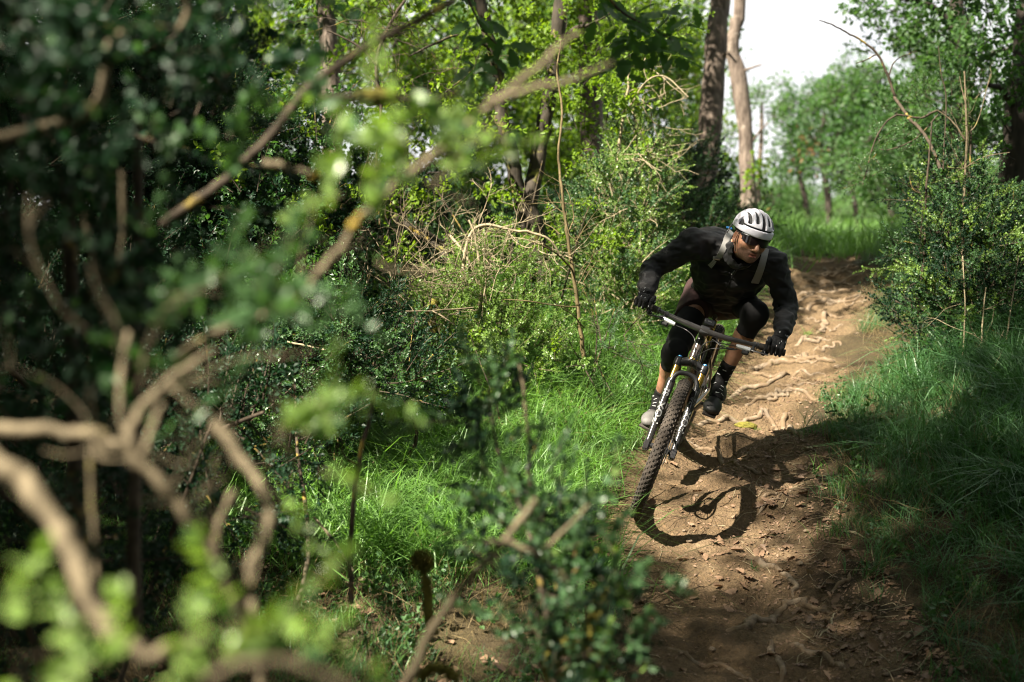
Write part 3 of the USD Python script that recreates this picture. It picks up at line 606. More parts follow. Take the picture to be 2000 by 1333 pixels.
# bare and half-bare stems
def stem_thing(name, label, cat_, paths, m, seed=0, leafy=None, part='stem', tw=None, wob=1.2, group=None):
    t = thing(name, label, cat_, group)
    for k, (path, w) in enumerate(paths): obj(part if k == 0 else 'twig', limb(path, w, sides=8, jit=.25, seed=seed + k, wob=wob), m, t, True)
    if tw is not None: obj('twigs', tw, m, t, True, kind='stuff')
    if leafy:
        kind, lm, spots, sc, per = leafy
        P, D = fill(spots, per, seed, .1); instances(t, 'foliage', keys(kind), lm, m, P, D, np.random.default_rng(seed).uniform(*sc, len(P)), seed, 'stuff')
    return t
stem_thing('sapling', 'thin brown bare sapling leaning in front of the sunlit thicket left of the cyclist', 'sapling',
    [([(1141, 700, 8.3), (1132, 640, 8.3), (1124, 560, 8.3), (1112, 490, 8.3), (1104, 430, 8.3), (1097, 370, 8.3), (1090, 300, 8.4), (1098, 220, 8.5), (1088, 140, 8.6), (1096, 80, 8.7)], (9, 3)), ([(1120, 530, 8.3), (1092, 500, 8.2), (1060, 480, 8.1), (1030, 470, 8.1)], (4, 2)), ([(1108, 460, 8.3), (1120, 430, 8.4), (1118, 400, 8.4)], (4, 2)), ([(1128, 600, 8.3), (1090, 598, 8.2), (1040, 590, 8.1), (985, 585, 8.1)], (3, 2)), ([(1140, 640, 8.3), (1118, 615, 8.2), (1095, 600, 8.1)], (3, 2))], B_STEM, 11,
    tw=twigs(12, 16, [at(1110, 470, 8.3), at(1124, 560, 8.3), at(1100, 400, 8.3)], .28, .003, sub=1))
stem_thing('dead_bush', 'tangle of pale dead twigs arching over the sunlit box bush', 'dead bush', [([(900, 560, 8.6), (915, 470, 8.6), (945, 440, 8.6), (1000, 450, 8.6), (1040, 455, 8.6), (1075, 470, 8.6), (1095, 500, 8.6)], (7, 4)), ([(935, 640, 8.6), (938, 560, 8.6), (930, 470, 8.6), (915, 430, 8.6)], (8, 4)), ([(870, 450, 8.7), (910, 500, 8.6), (935, 560, 8.6)], (6, 3))], B_DEAD, 21,
    tw=twigs(22, 62, [at(930, 480, 8.6), at(1000, 460, 8.6), at(960, 520, 8.5), at(890, 540, 8.6), at(1060, 480, 8.6), at(880, 480, 8.7), at(940, 600, 8.5)], .40, .0034, 1.1, (0, 0, .1)))
stem_thing('dead_bush', 'dead twigs hanging in curls left of the tall straight trunk', 'dead bush', [([(1205, 330, 10), (1212, 260, 10), (1225, 190, 10), (1228, 130, 10)], (7, 4)), ([(1230, 210, 10), (1262, 160, 9.9), (1300, 150, 9.9), (1345, 190, 9.8)], (4, 2))], B_DEAD, 31,
    tw=twigs(32, 28, [at(1225, 200, 10), at(1250, 300, 9.8), at(1210, 300, 9.8), at(1270, 200, 9.9), at(1230, 420, 9.6), at(1260, 130, 10)], .40, .0036, 1.3, (.25, 0, -.2)))
stem_thing('dead_bush', 'grey dead twigs drooping in the shade at the upper left of the forked oak', 'dead bush', [([(745, 210, 9.3), (735, 130, 9.3), (755, 60, 9.4), (790, 0, 9.5)], (9, 6)), ([(735, 130, 9.3), (700, 90, 9.3), (640, 60, 9.3)], (6, 3)), ([(745, 200, 9.3), (735, 330, 9.2), (742, 440, 9.1)], (6, 4))], B_TWIG_DARK, 41,
    tw=twigs(42, 60, [at(745, 60, 9.3), at(720, 150, 9.3), at(780, 40, 9.4), at(745, 280, 9.2), at(850, 150, 9.4), at(700, 40, 9.3), at(760, 380, 9.1)], .5, .0034, 1.2, (0, 0, -.35)))
stem_thing('dead_bush', 'brown dead twigs low in the dark gap left of the sunlit box bush', 'dead bush', [([(790, 650, 8), (770, 560, 8), (790, 500, 8.1)], (6, 3))], B_TWIG, 51,
    tw=twigs(52, 46, [at(790, 600, 8.1), at(830, 560, 8.2), at(760, 560, 8), at(840, 640, 8.2), at(700, 560, 7.9), at(820, 480, 8.4)], .42, .0036, 1.0, (0, 0, .2)))
stem_thing('mossy_stump', 'short upright stem covered in yellow moss left of the sunlit bush', 'stump', [([(843, 690, 8.6), (842, 640, 8.6), (845, 585, 8.6)], (24, 18))], B_MOSS, 61)
stem_thing('dead_branch', 'long dead branch lying level in the shadow below the thicket', 'branch', [([(655, 650, 7.6), (700, 625, 7.6), (750, 612, 7.6), (840, 608, 7.7), (925, 602, 7.8)], (6, 3)), ([(845, 608, 7.7), (870, 622, 7.6), (888, 636, 7.6)], (3, 2))], B_TWIG, 71)
stem_thing('dead_branch', 'pale dead branch poking left from the dark box boughs', 'branch', [([(560, 668, 6.8), (610, 678, 6.8), (660, 690, 6.8), (712, 694, 6.8)], (5, 3))], B_DEAD, 81)
stem_thing('mossy_branch', 'fallen oak bough with bright yellow moss behind the dead twigs', 'branch', [([(770, 425, 9.3), (800, 448, 9.3), (840, 470, 9.2), (870, 500, 9.1), (900, 530, 9.0)], (14, 12))], B_OAK, 91)
obj('moss', limb([(800, 446, 9.28), (818, 456, 9.24), (838, 468, 9.18)], (9, 7)), B_LICHEN, None, True); tag(stage.GetPrimAtPath('/World/moss'), 'bright yellow moss patch on the fallen oak bough', 'moss')
stem_thing('sapling', 'bare yellowish dead sapling standing up out of the box bush on the right bank', 'sapling', [([(1881, 560, 8.9), (1882, 450, 8.9), (1884, 350, 8.9), (1888, 270, 8.9), (1886, 200, 8.9), (1884, 140, 8.9)], (7, 3)), ([(1886, 275, 8.9), (1862, 240, 8.9), (1830, 215, 8.9)], (4, 2)), ([(1888, 265, 8.9), (1910, 235, 8.9), (1935, 145, 8.9)], (3, 1.5)), ([(1884, 330, 8.9), (1920, 308, 8.8), (1972, 298, 8.8)], (3, 1.5)), ([(1882, 330, 8.9), (1850, 328, 8.8)], (3, 1.5)), ([(1888, 210, 8.9), (1880, 180, 8.9), (1874, 150, 8.9)], (3, 1.5))], B_TWIG, 95,
    tw=twigs(96, 12, [at(1886, 250, 8.9), at(1886, 190, 8.9), at(1884, 330, 8.9)], .25, .0025, .8, (0, 0, .4), 1))
stem_thing('sapling', 'dark thin bare stem rising left of the box bush on the right bank', 'sapling', [([(1800, 560, 9), (1806, 470, 9), (1810, 360, 9), (1816, 290, 9), (1820, 240, 9)], (6, 3)), ([(1808, 380, 9), (1785, 372, 9), (1776, 345, 9)], (3, 1.5)), ([(1842, 330, 9), (1848, 200, 9), (1838, 140, 9), (1833, 90, 9)], (3, 1.5))], B_TWIG_DARK, 97)
stem_thing('bare_branch', 'bare drooping branch curving through the sky gap from the right tree', 'branch', [([(1748, 190, 9.6), (1735, 150, 9.6), (1714, 106, 9.6), (1682, 80, 9.6), (1650, 62, 9.6), (1624, 48, 9.6), (1600, 40, 9.6)], (6, 2)), ([(1714, 106, 9.6), (1690, 118, 9.6), (1672, 124, 9.6)], (3, 1.5)), ([(1735, 150, 9.6), (1750, 118, 9.6), (1790, 100, 9.6)], (3, 1.5)), ([(1748, 190, 9.6), (1775, 230, 9.4), (1810, 270, 9.2), (1838, 330, 9.0)], (6, 7))], B_TWIG_DARK, 98)
stem_thing('leafy_branch', 'thin arching branch with small leaves hanging over the trail from the right', 'branch', [([(1870, 250, 9.4), (1836, 216, 9.4), (1800, 230, 9.4), (1752, 226, 9.4), (1722, 250, 9.4), (1704, 290, 9.4), (1694, 330, 9.4), (1685, 362, 9.4)], (5, 2)), ([(1836, 220, 9.4), (1790, 270, 9.3), (1740, 292, 9.3), (1716, 292, 9.3)], (3, 1.5))], B_TWIG_DARK, 99,
    leafy=('box', [L_BOX, L_OAK_DARK], [B(1708, 290, 9.4, 20, 40, .1), B(1690, 345, 9.4, 14, 22, .08), B(1790, 225, 9.4, 70, 22, .2), B(1830, 190, 9.5, 70, 40, .25), B(1740, 285, 9.3, 40, 22, .1)], (.4, .7), 500))
stem_thing('dry_stalks', 'sheaf of dry straw-coloured stalks on the right bank below the box bush', 'stalks', [([(1916, 740, 8.2), (1918, 640, 8.3), (1926, 560, 8.4)], (4, 2)), ([(1960, 700, 8.2), (1975, 600, 8.3), (1990, 500, 8.4)], (4, 2)), ([(1880, 700, 8.3), (1885, 600, 8.4), (1880, 500, 8.5)], (3, 2))], B_DEAD, 105,
    tw=twigs(106, 12, [at(1920, 660, 8.2), at(1960, 640, 8.2), at(1900, 600, 8.4), at(1980, 560, 8.4)], .5, .003, .7, (0, 0, -.5), 1))
obj('rusty_leaves', (lambda P: cat([oak6(p, rdir(rng), rdir(rng), .09, .05) for p in P]))([at(1590, 285, 24) + rng.normal(0, .22, 3) for _ in range(30)]), L_RUST, None, False)
tag(stage.GetPrimAtPath('/World/rusty_leaves'), 'patch of rust brown dead leaves in the tree beyond the crest', 'leaves', kind='stuff')

# ------------------------------------------------------------------ grass
for i, a in enumerate(((40, .32, .0072, .055, .8), (38, .40, .0080, .06, 1.05), (40, .26, .0066, .06, .6), (36, .46, .0086, .06, 1.2))): PROTO['grass', i] = (tuft(400 + i, a[0], a[1], a[2], a[3], a[4], 4),)
for i in range(3): PROTO['short', i] = (tuft(410 + i, 40, .13, .0045, .06, .7, 3),)
for i in range(2): PROTO['straw', i] = (tuft(420 + i, 16, .30, .003, .06, 1.1, 3),)
for i in range(2): PROTO['fargrass', i] = (tuft(430 + i, 34, .42, .016, .16, .6, 2),)
for i in range(2): PROTO['herb', i] = spray(440 + i, .12, 4, .07, 3, .035, .024, leaf6, False, 70)

def scatter(x0, x1, y0, y1, dens, seed, keep):
    r = np.random.default_rng(seed); n = int((x1 - x0) * (y1 - y0) * dens); x, y = r.uniform(x0, x1, n), r.uniform(y0, y1, n)
    k = r.random(n) < keep(x, y); x, y = x[k], y[k]
    return np.stack([x, y, ground(x, y)], 1)
fb = lambda x, y, s, seed: meshkit.fbm(np.stack([x * s, y * s, 0 * x], -1), 3, seed)
def side_keep(sgn, w0, w1, edge=.02):
    def k(x, y):
        s, h = trail_side(x, y); e = sgn * s - h
        return (1 - trail_mask(x, y)) ** 2 * (e > edge) * sstep(edge, edge + w0, e) * (1 - sstep(w1, w1 + .8, e))
    return k
def grass(name, P, kind, lm, seed, sc, lean=.25):
    r = np.random.default_rng(seed); D = np.stack([r.normal(0, lean, len(P)), r.normal(0, lean, len(P)) - .05, np.ones(len(P))], 1)
    t = instances(None, name, keys(kind), lm, B_STEM, P, D, sc, seed, 'stuff')
    return t
r_ = np.random.default_rng(70)
lg = scatter(-2.2, 2.4, 6.1, 12.5, 170, 71, lambda x, y: side_keep(-1, .12, 2.6)(x, y) * sstep(.30, .62, fb(x, y, 1.1, 72) + .12 * (y > 7.2)) * (1 - .75 * sstep(-.6, -1.8, x)))
P = lg; grass('long_grass', P, 'grass', [L_GRASS], 73, r_.uniform(.65, 1.2, len(P)) * (.75 + .5 * fb(P[:, 0], P[:, 1], .9, 74)))
tag(stage.GetPrimAtPath('/World/long_grass'), 'long fresh green grass left of the trail', 'grass')
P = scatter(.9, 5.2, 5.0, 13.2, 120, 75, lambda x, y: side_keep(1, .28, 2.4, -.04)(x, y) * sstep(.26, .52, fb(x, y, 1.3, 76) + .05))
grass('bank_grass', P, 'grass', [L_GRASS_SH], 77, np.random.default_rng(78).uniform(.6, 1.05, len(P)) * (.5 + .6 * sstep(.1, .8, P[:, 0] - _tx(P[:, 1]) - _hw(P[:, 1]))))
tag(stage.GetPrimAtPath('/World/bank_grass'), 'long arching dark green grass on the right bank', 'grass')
P = np.vstack([scatter(-2.6, 1.2, 4.2, 7.4, 110, 79, lambda x, y: side_keep(-1, .2, 3.2)(x, y) * sstep(.34, .56, fb(x, y, 1.6, 80))), scatter(.8, 3.6, 4.6, 9, 60, 81, lambda x, y: side_keep(1, .1, 2.0, -.05)(x, y) * .5 * sstep(.35, .6, fb(x, y, 2.2, 82)))])
grass('short_grass', P, 'short', [L_GRASS, L_GRASS_SH], 83, np.random.default_rng(84).uniform(.6, 1.3, len(P)))
tag(stage.GetPrimAtPath('/World/short_grass'), 'short thin grass at the trail edges and under the bushes', 'grass')
P = np.vstack([scatter(-2.4, 1.6, 4.6, 9.5, 46, 85, side_keep(-1, .1, 3.0)), scatter(1.2, 5, 5, 12, 30, 86, side_keep(1, .2, 2.5))])
grass('dry_grass', P, 'straw', [L_STRAW], 87, np.random.default_rng(88).uniform(.5, 1.1, len(P)), .5)
tag(stage.GetPrimAtPath('/World/dry_grass'), 'dry straw blades mixed into the green grass', 'grass')
def beyond(x, y):
    s, h = trail_side(x, y); return ((np.abs(s) > h * .8) | (y > 13.5)) * 1.0
P = np.vstack([scatter(1.2, 9, 12.4, 20, 16, 89, lambda x, y: beyond(x, y) * sstep(12.3, 13.3, y)), scatter(-4, 20, 20, 44, 4, 90, beyond)])
grass('meadow_grass', P, 'fargrass', [L_GRASS], 91, np.random.default_rng(92).uniform(.6, 1.05, len(P)))
tag(stage.GetPrimAtPath('/World/meadow_grass'), 'pale soft grass beyond the crest of the trail', 'grass')
P = np.vstack([scatter(-2, 1.2, 4.4, 9.2, 38, 93, side_keep(-1, .2, 3)), scatter(1, 4, 5, 9, 34, 94, side_keep(1, .0, 2))])
D = np.tile([0, 0, 1.], (len(P), 1)) + np.random.default_rng(95).normal(0, .3, (len(P), 3))
tag(instances(None, 'low_herbs', keys('herb'), [L_BOX, L_OAK_DARK], B_STEM, P, D, np.random.default_rng(96).uniform(.4, 1, len(P)), 97, 'stuff'), 'small leafy herbs low between the grass blades', 'herbs')
# tufts standing alone on the trail edge
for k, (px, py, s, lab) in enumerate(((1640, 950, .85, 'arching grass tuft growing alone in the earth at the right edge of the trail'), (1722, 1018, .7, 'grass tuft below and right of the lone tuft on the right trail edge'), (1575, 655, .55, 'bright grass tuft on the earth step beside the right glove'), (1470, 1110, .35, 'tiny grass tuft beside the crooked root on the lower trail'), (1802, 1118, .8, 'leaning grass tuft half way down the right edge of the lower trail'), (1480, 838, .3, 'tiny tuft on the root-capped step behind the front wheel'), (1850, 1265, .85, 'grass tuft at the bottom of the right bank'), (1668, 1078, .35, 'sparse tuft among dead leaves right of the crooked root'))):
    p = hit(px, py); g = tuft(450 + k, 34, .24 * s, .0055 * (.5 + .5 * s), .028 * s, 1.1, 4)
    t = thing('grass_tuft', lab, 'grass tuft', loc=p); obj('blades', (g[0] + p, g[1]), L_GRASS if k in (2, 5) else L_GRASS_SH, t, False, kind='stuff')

# ------------------------------------------------------------------ dead leaves and bits on the trail
r = np.random.default_rng(500); protos = []
cls = UsdGeom.Xform.Define(stage, '/World/leaf_patterns'); cls.GetPrim().SetSpecifier(Sdf.SpecifierClass)
for k in range(6):
    L_ = r.uniform(.05, .085); v, f = oak6(np.array([-L_ / 2, 0, .004]), np.array([1., 0, 0]), np.array([0, r.normal(0, .2), 1.]), L_, L_ * r.uniform(.5, .7), r.uniform(-.35, .25))
    v[:, 2] += .006 * np.sin(v[:, 1] * 160 + k) + .004; g = UsdGeom.Xform.Define(stage, f'/World/leaf_patterns/leaf_{k}'); usdkit.mesh(stage, f'/World/leaf_patterns/leaf_{k}/blade', (v, f), L_LITTER, True)
def litter_pos(n, seed, y0=4.9, y1=8.0):
    q = np.random.default_rng(seed); m = n * 6
    y = y0 + (y1 - y0) * q.random(m) ** 1.5; s = q.uniform(-1, 1.25, m); x = _tx(y) + s * _hw(y)
    k = q.random(m) < (.25 + .75 * sstep(-.2, .7, s)) * fb(x, y, 2.2, 12) * 1.6
    return np.stack([x[k], y[k]], 1)[:n]
LP = litter_pos(290, 501)
def slopes(p, e=.03):
    x, y = p[:, 0], p[:, 1]
    return np.stack([-(ground(x + e, y) - ground(x - e, y)) / (2 * e), -(ground(x, y + e) - ground(x, y - e)) / (2 * e), np.ones(len(p))], 1), ground(x, y)
def leafrot(n, q):
    n = n + q.normal(0, .22, 3); n /= np.linalg.norm(n)
    return frame(n, [math.cos(a := q.uniform(0, 6.28)), math.sin(a), 0])
LN, LZ = slopes(LP)
for k, (x_, y_) in enumerate(LP):
    Rm = leafrot(LN[k], r); s_ = r.uniform(.55, 1.15); l = UsdGeom.Xform.Define(stage, numbered('/World/fallen_leaf'))
    m4 = np.eye(4); m4[:3, :3] = (Rm * s_).T; m4[3, :3] = [x_, y_, LZ[k] + .003]
    l.AddTransformOp().Set(Gf.Matrix4d(*m4.ravel().tolist())); l.GetPrim().GetReferences().AddInternalReference(f'/World/leaf_patterns/leaf_{r.integers(0, 6)}'); l.GetPrim().SetInstanceable(True)
    tag(l, 'dry brown oak leaf lying flat on the earth of the lower trail', 'leaf', 'fallen oak leaves on the trail')
# finer litter: crumbs of leaf, bark and twig, past counting
lv = []; q = np.random.default_rng(510)
FP = litter_pos(8500, 511, 4.8, 9.5); FN, FZ = slopes(FP)
for (x_, y_), n_, z_ in zip(FP, FN, FZ):
    Rm = leafrot(n_, q); L_ = q.uniform(.006, .028); lv.append(leaf2(np.array([x_, y_, z_ + .004]), Rm[:, 0] + q.normal(0, .15, 3), Rm[:, 2] + q.normal(0, .3, 3), L_, L_ * q.uniform(.12, .75)))
obj('leaf_litter', cat(lv), L_LITTER, None, False, kind='stuff'); tag(stage.GetPrimAtPath('/World/leaf_litter'), 'crumbled leaf and bark litter strewn over the trail', 'leaf litter')
lv = []
P = scatter(-2.6, .6, 4.2, 8, 260, 512, lambda x, y: .9 * sstep(.42, .6, fb(x, y, 1.4, 513)) * (1 - trail_mask(x, y)))
for p in P: lv.append((oak6 if q.random() < .5 else leaf6)(p + [0, 0, .01], rdir(q) * [1, 1, .3], np.array([0, 0, 1.]) + q.normal(0, .4, 3), q.uniform(.03, .075), q.uniform(.02, .04)))
obj('brown_leaves', cat(lv), L_LITTER, None, False, kind='stuff'); tag(stage.GetPrimAtPath('/World/brown_leaves'), 'brown fallen leaves under the bushes left of the trail', 'leaf litter')
lv = []
for x_, y_ in litter_pos(240, 514, 4.8, 8.6):
    d_ = np.array([*q.normal(0, 1, 2), 0]); d_ /= np.linalg.norm(d_); L_ = q.uniform(.04, .15); a_ = np.array([x_, y_, 0]); b_ = a_ + d_ * L_
    c_ = (a_ + b_) / 2 + q.normal(0, .008, 3); w_ = np.array([a_, c_, b_]); w_[:, 2] = ground(w_[:, 0], w_[:, 1]) + q.uniform(.003, .012, 3); lv.append(tube(spline(w_, 3), q.uniform(.0007, .0019), 4))
obj('twig_litter', cat(lv), B_DEAD, None, False, kind='stuff'); tag(stage.GetPrimAtPath('/World/twig_litter'), 'thin dry twigs and stalks strewn over the trail', 'twigs')
st = []
for x_, y_ in litter_pos(130, 515, 5, 12):
    s_ = abs(q.normal(0, .006)) + .004; m_ = trimesh.creation.icosphere(1, s_); v = np.array(m_.vertices); v *= (1 + .5 * (meshkit.noise(v / s_ * 1.3 + len(st), 4)[:, None] - .5)) * [1.2, 1, .7]; st.append((v + [x_, y_, float(ground(x_, y_)) + s_ * .2], np.array(m_.faces)))
obj('pebbles', cat(st), B_ROOT, None, False, kind='stuff'); tag(stage.GetPrimAtPath('/World/pebbles'), 'small clods and pebbles on the trail', 'pebbles')
mp = hit(1456, 834); v, f = (lambda m_: (np.array(m_.vertices), np.array(m_.faces)))(trimesh.creation.icosphere(3, 1)); v = v * [.075, .04, .032] * (1 + .5 * (meshkit.fbm(v * 3, 3, 8)[:, None] - .5))
tag(obj('moss', (v + mp, f), B_MOSS, None, True), 'yellow-green moss cushion on the root-capped step of the trail', 'moss')

# ------------------------------------------------------------------ the bush around the camera, out of focus
def leafy(parent, spots, m_leaf, m_stem, seed, LL=.031, LW=.019, budget=250, fn=leaf6, opposite=True, nodes=6, SL=.10):
    """Sprigs at (px, py, depth, count, spread px): leaves are parts of their own up to the budget, the rest one part."""
    r = np.random.default_rng(seed); lv, st = [], []
    for px, py, d, n, sp in spots:
        for _ in range(n):
            p = at(px + r.normal(0, sp), py + r.normal(0, sp), d + r.normal(0, .08)); shoot(r, p, rdir(r) + np.array([.2, -.1, .35]), SL * r.uniform(.6, 1.3), nodes, LL, LW, fn, lv, st, opposite, 52, .0013)
    order = r.permutation(len(lv))
    for k in order[:budget]: obj('leaf', lv[k], m_leaf[int(r.integers(0, len(m_leaf)))], parent, True)
    rest = [lv[k] for k in order[budget:]]
    if rest: obj('foliage', cat(rest), m_leaf[0], parent, False, kind='stuff')
    obj('twigs', cat(st), m_stem, parent, False, kind='stuff')

fg = thing('box_bush', 'out of focus box bush with bare tan stems curving across the left', 'bush')
for path, w in (([(-60, 870, 1.75), (0, 905, 1.72), (62, 965, 1.70), (128, 1060, 1.66), (170, 1165, 1.62), (212, 1238, 1.6), (262, 1272, 1.6), (330, 1276, 1.6), (390, 1262, 1.66)], (50, 40)),
                ([(-60, 832, 1.9), (60, 842, 1.88), (160, 846, 1.86), (215, 862, 1.85), (268, 900, 1.85), (335, 968, 1.86), (402, 1056, 1.88), (440, 1130, 1.9), (478, 1205, 1.92), (505, 1290, 1.95), (515, 1360, 1.96)], (32, 22)),
                ([(248, 885, 1.88), (265, 825, 1.9), (305, 768, 1.92), (372, 714, 1.95), (420, 690, 2.0)], (26, 18)),
                ([(252, 862, 1.9), (236, 805, 1.9), (238, 720, 1.92), (250, 650, 1.95)], (17, 12)),
                ([(278, 890, 1.85), (310, 810, 1.9), (340, 760, 1.95), (440, 745, 2.0)], (16, 8)),
                ([(415, 820, 2.1), (470, 890, 2.08), (508, 950, 2.05), (525, 1000, 2.02), (518, 1050, 2.0), (488, 1110, 1.98), (494, 1180, 1.96), (514, 1250, 1.95)], (24, 20)),
                ([(455, 960, 2.1), (420, 1040, 2.1), (425, 1090, 2.05), (445, 1130, 2.0)], (16, 14)),
                ([(575, 605, 2.2), (612, 550, 2.2), (652, 500, 2.2), (690, 445, 2.2), (735, 395, 2.2), (800, 340, 2.22), (870, 285, 2.25), (930, 230, 2.3), (985, 185, 2.3), (1050, 130, 2.35), (1130, 62, 2.4)], (19, 15)),
                ([(955, 200, 2.3), (1010, 185, 2.3), (1075, 165, 2.3), (1140, 148, 2.3), (1195, 122, 2.3)], (20, 8)),
                ([(515, 320, 2.6), (560, 325, 2.6), (615, 340, 2.6)], (16, 10)),
                ([(345, 700, 2.2), (440, 640, 2.2), (520, 615, 2.2), (585, 600, 2.2)], (18, 20)),
                ([(205, 900, 2.0), (178, 870, 2.0), (178, 960, 2.0), (184, 1050, 2.0), (190, 1130, 2.0)], (12, 12))):
    obj('branch', limb(path, (w[0] * .86, w[1] * .8), sides=12, jit=.5, seed=int(w[0] * 7 + path[0][0]), wob=1.4), B_TWIG, fg, True)
obj('twigs', twigs(640, 34, [at(160, 846, 1.86), at(335, 968, 1.86), at(440, 1130, 1.9), at(305, 768, 1.92), at(250, 700, 1.93), at(470, 890, 2.08), at(525, 1000, 2.02), at(652, 500, 2.2), at(800, 340, 2.22), at(930, 230, 2.3), at(128, 1060, 1.66), at(520, 615, 2.2)], .17, .0017, 1.0, (.1, 0, .3), 1), B_TWIG, fg, True, kind='stuff')
obj('yellow_branch', limb([(400, 1330, 1.35), (440, 1305, 1.35), (500, 1290, 1.35), (565, 1295, 1.35), (640, 1322, 1.35), (700, 1360, 1.35)], (19, 14), sides=12, jit=.5, wob=1.2), B_TWIG, fg, True)
for a in ((615, 345, 2.58, 10), (690, 442, 2.19, 11), (702, 424, 2.19, 8)):
    v, f = np.array(trimesh.creation.icosphere(2, 1).vertices), np.array(trimesh.creation.icosphere(2, 1).faces); v = v * (1 + .6 * (meshkit.fbm(v * 2.5, 2, int(a[0]))[:, None] - .5)) * a[3] * a[2] / FOC
    obj('lichen', (v + at(*a[:3]), f), B_LICHEN, fg, True)
leafy(fg, [(700, 240, 2.1, 3, 24), (770, 255, 2.1, 3, 28), (835, 270, 2.15, 3, 24), (700, 330, 2.1, 2, 24), (765, 340, 2.1, 3, 26), (860, 335, 2.15, 2, 20), (650, 250, 2.2, 2, 22), (715, 400, 2.15, 1, 16), (900, 290, 2.2, 1, 16),
           (620, 850, 1.95, 2, 22), (560, 850, 2.0, 2, 24), (612, 925, 1.9, 1, 12), (660, 800, 2.0, 2, 20), (560, 945, 1.95, 1, 16)], [L_BOX_NEW, L_BOX], B_TWIG, 601, budget=170)
leafy(fg, [(480, 560, 2.0, 3, 30), (535, 605, 2.0, 3, 26), (565, 560, 2.0, 2, 20), (430, 625, 2.05, 3, 28), (395, 560, 2.1, 2, 30), (330, 600, 2.1, 2, 30), (600, 595, 2.05, 2, 20), (440, 515, 2.1, 2, 24), (560, 240, 2.4, 2, 26), (620, 215, 2.4, 2, 22), (430, 300, 2.4, 2, 26), (350, 285, 2.4, 2, 26), (490, 300, 2.4, 2, 24), (300, 480, 2.2, 2, 40), (380, 740, 2.2, 2, 34), (480, 690, 2.2, 2, 34), (340, 900, 2.3, 1, 30)], [L_BOX, L_BOX_DARK], B_TWIG_DARK, 602, budget=70)
leafy(fg, [(385, 1220, 1.5, 2, 20), (440, 1215, 1.5, 2, 20), (420, 1280, 1.45, 2, 20), (530, 1240, 1.55, 2, 20), (575, 1270, 1.55, 1, 16), (60, 1300, 1.45, 2, 22), (165, 1325, 1.45, 2, 22), (205, 1300, 1.5, 1, 16), (15, 1240, 1.5, 1, 16)], [L_BOX_NEW, L_BOX], B_TWIG, 603, budget=60)

fu = thing('box_bush', 'dark out of focus box bush overhanging the upper left corner close to the camera', 'bush')
for path, w in (([(-60, 282, 2.3), (0, 270, 2.3), (100, 245, 2.3), (165, 224, 2.28), (195, 192, 2.26), (203, 140, 2.25), (216, 85, 2.24), (242, 62, 2.24)], (22, 17)),
                ([(318, 440, 2.9), (365, 405, 2.9), (422, 368, 2.9), (475, 318, 2.9), (530, 265, 2.9), (588, 188, 2.9), (640, 142, 2.9), (725, 88, 2.9), (800, 48, 2.9), (890, 0, 2.9)], (20, 14)),
                ([(588, 188, 2.9), (650, 190, 2.9), (740, 190, 2.9), (830, 195, 2.9), (900, 178, 2.9)], (18, 10)),
                ([(165, 420, 2.5), (172, 470, 2.5), (188, 525, 2.5), (212, 552, 2.5), (232, 520, 2.5), (240, 450, 2.5), (238, 330, 2.5)], (10, 10)),
                ([(350, -20, 2.4), (365, 20, 2.4), (350, 60, 2.4)], (14, 10)), ([(130, 330, 3.2), (136, 560, 3.2), (142, 800, 3.2), (150, 1000, 3.2), (152, 1250, 3.2)], (26, 34)), ([(0, 480, 3.1), (18, 380, 3.1), (46, 280, 3.1)], (14, 9)), ([(270, 200, 3.3), (266, 500, 3.3), (262, 900, 3.3), (260, 1260, 3.2)], (16, 30))):
    obj('branch', limb(path, w, sides=10, jit=.2, seed=int(w[0] * 5 + path[0][1]), wob=.6), B_TWIG if path[0][2] < 2.6 else B_TWIG_DARK, fu, True)
v, f = np.array(trimesh.creation.icosphere(3, 1).vertices), np.array(trimesh.creation.icosphere(3, 1).faces)
obj('moss_clump', (v * (1 + .5 * (meshkit.fbm(v * 3, 3, 5)[:, None] - .5)) * np.array([46, 26, 17]) * 2.9 / FOC + at(735, 190, 2.9), f), B_MOSS, fu, True)
leafy(fu, [(100, 50, 2.1, 6, 46), (60, 120, 2.1, 5, 40), (190, 95, 2.15, 5, 44), (255, 40, 2.2, 4, 40), (140, 180, 2.2, 5, 50), (40, 230, 2.2, 5, 44), (330, 60, 2.3, 4, 44), (385, 140, 2.4, 4, 44), (300, 200, 2.4, 4, 50), (90, 330, 2.3, 4, 50), (200, 300, 2.4, 4, 50), (500, 60, 2.6, 5, 50), (560, 130, 2.6, 5, 44), (450, 30, 2.6, 4, 40), (150, 480, 2.4, 5, 56), (60, 560, 2.4, 5, 56), (240, 620, 2.4, 5, 50), (120, 700, 2.4, 5, 56), (40, 760, 2.5, 4, 50)], [L_BOX_DARK, L_BOX_DARK, L_BOX_DARK, L_BOX], B_TWIG_DARK, 604, budget=240)
P, D = fill([B(60, 150, 3.2, 270, 260, .5), B(120, 560, 3.3, 240, 260, .5), B(300, 330, 3.5, 130, 200, .4), B(60, 900, 3.3, 190, 150, .4), B(400, 90, 3.6, 140, 120, .4)], 260, 605, .2)
instances(fu, 'foliage', keys('boxbig'), [L_BOX_DARK], B_TWIG_DARK, P, D, np.random.default_rng(606).uniform(.6, 1, len(P)), 607, 'stuff')

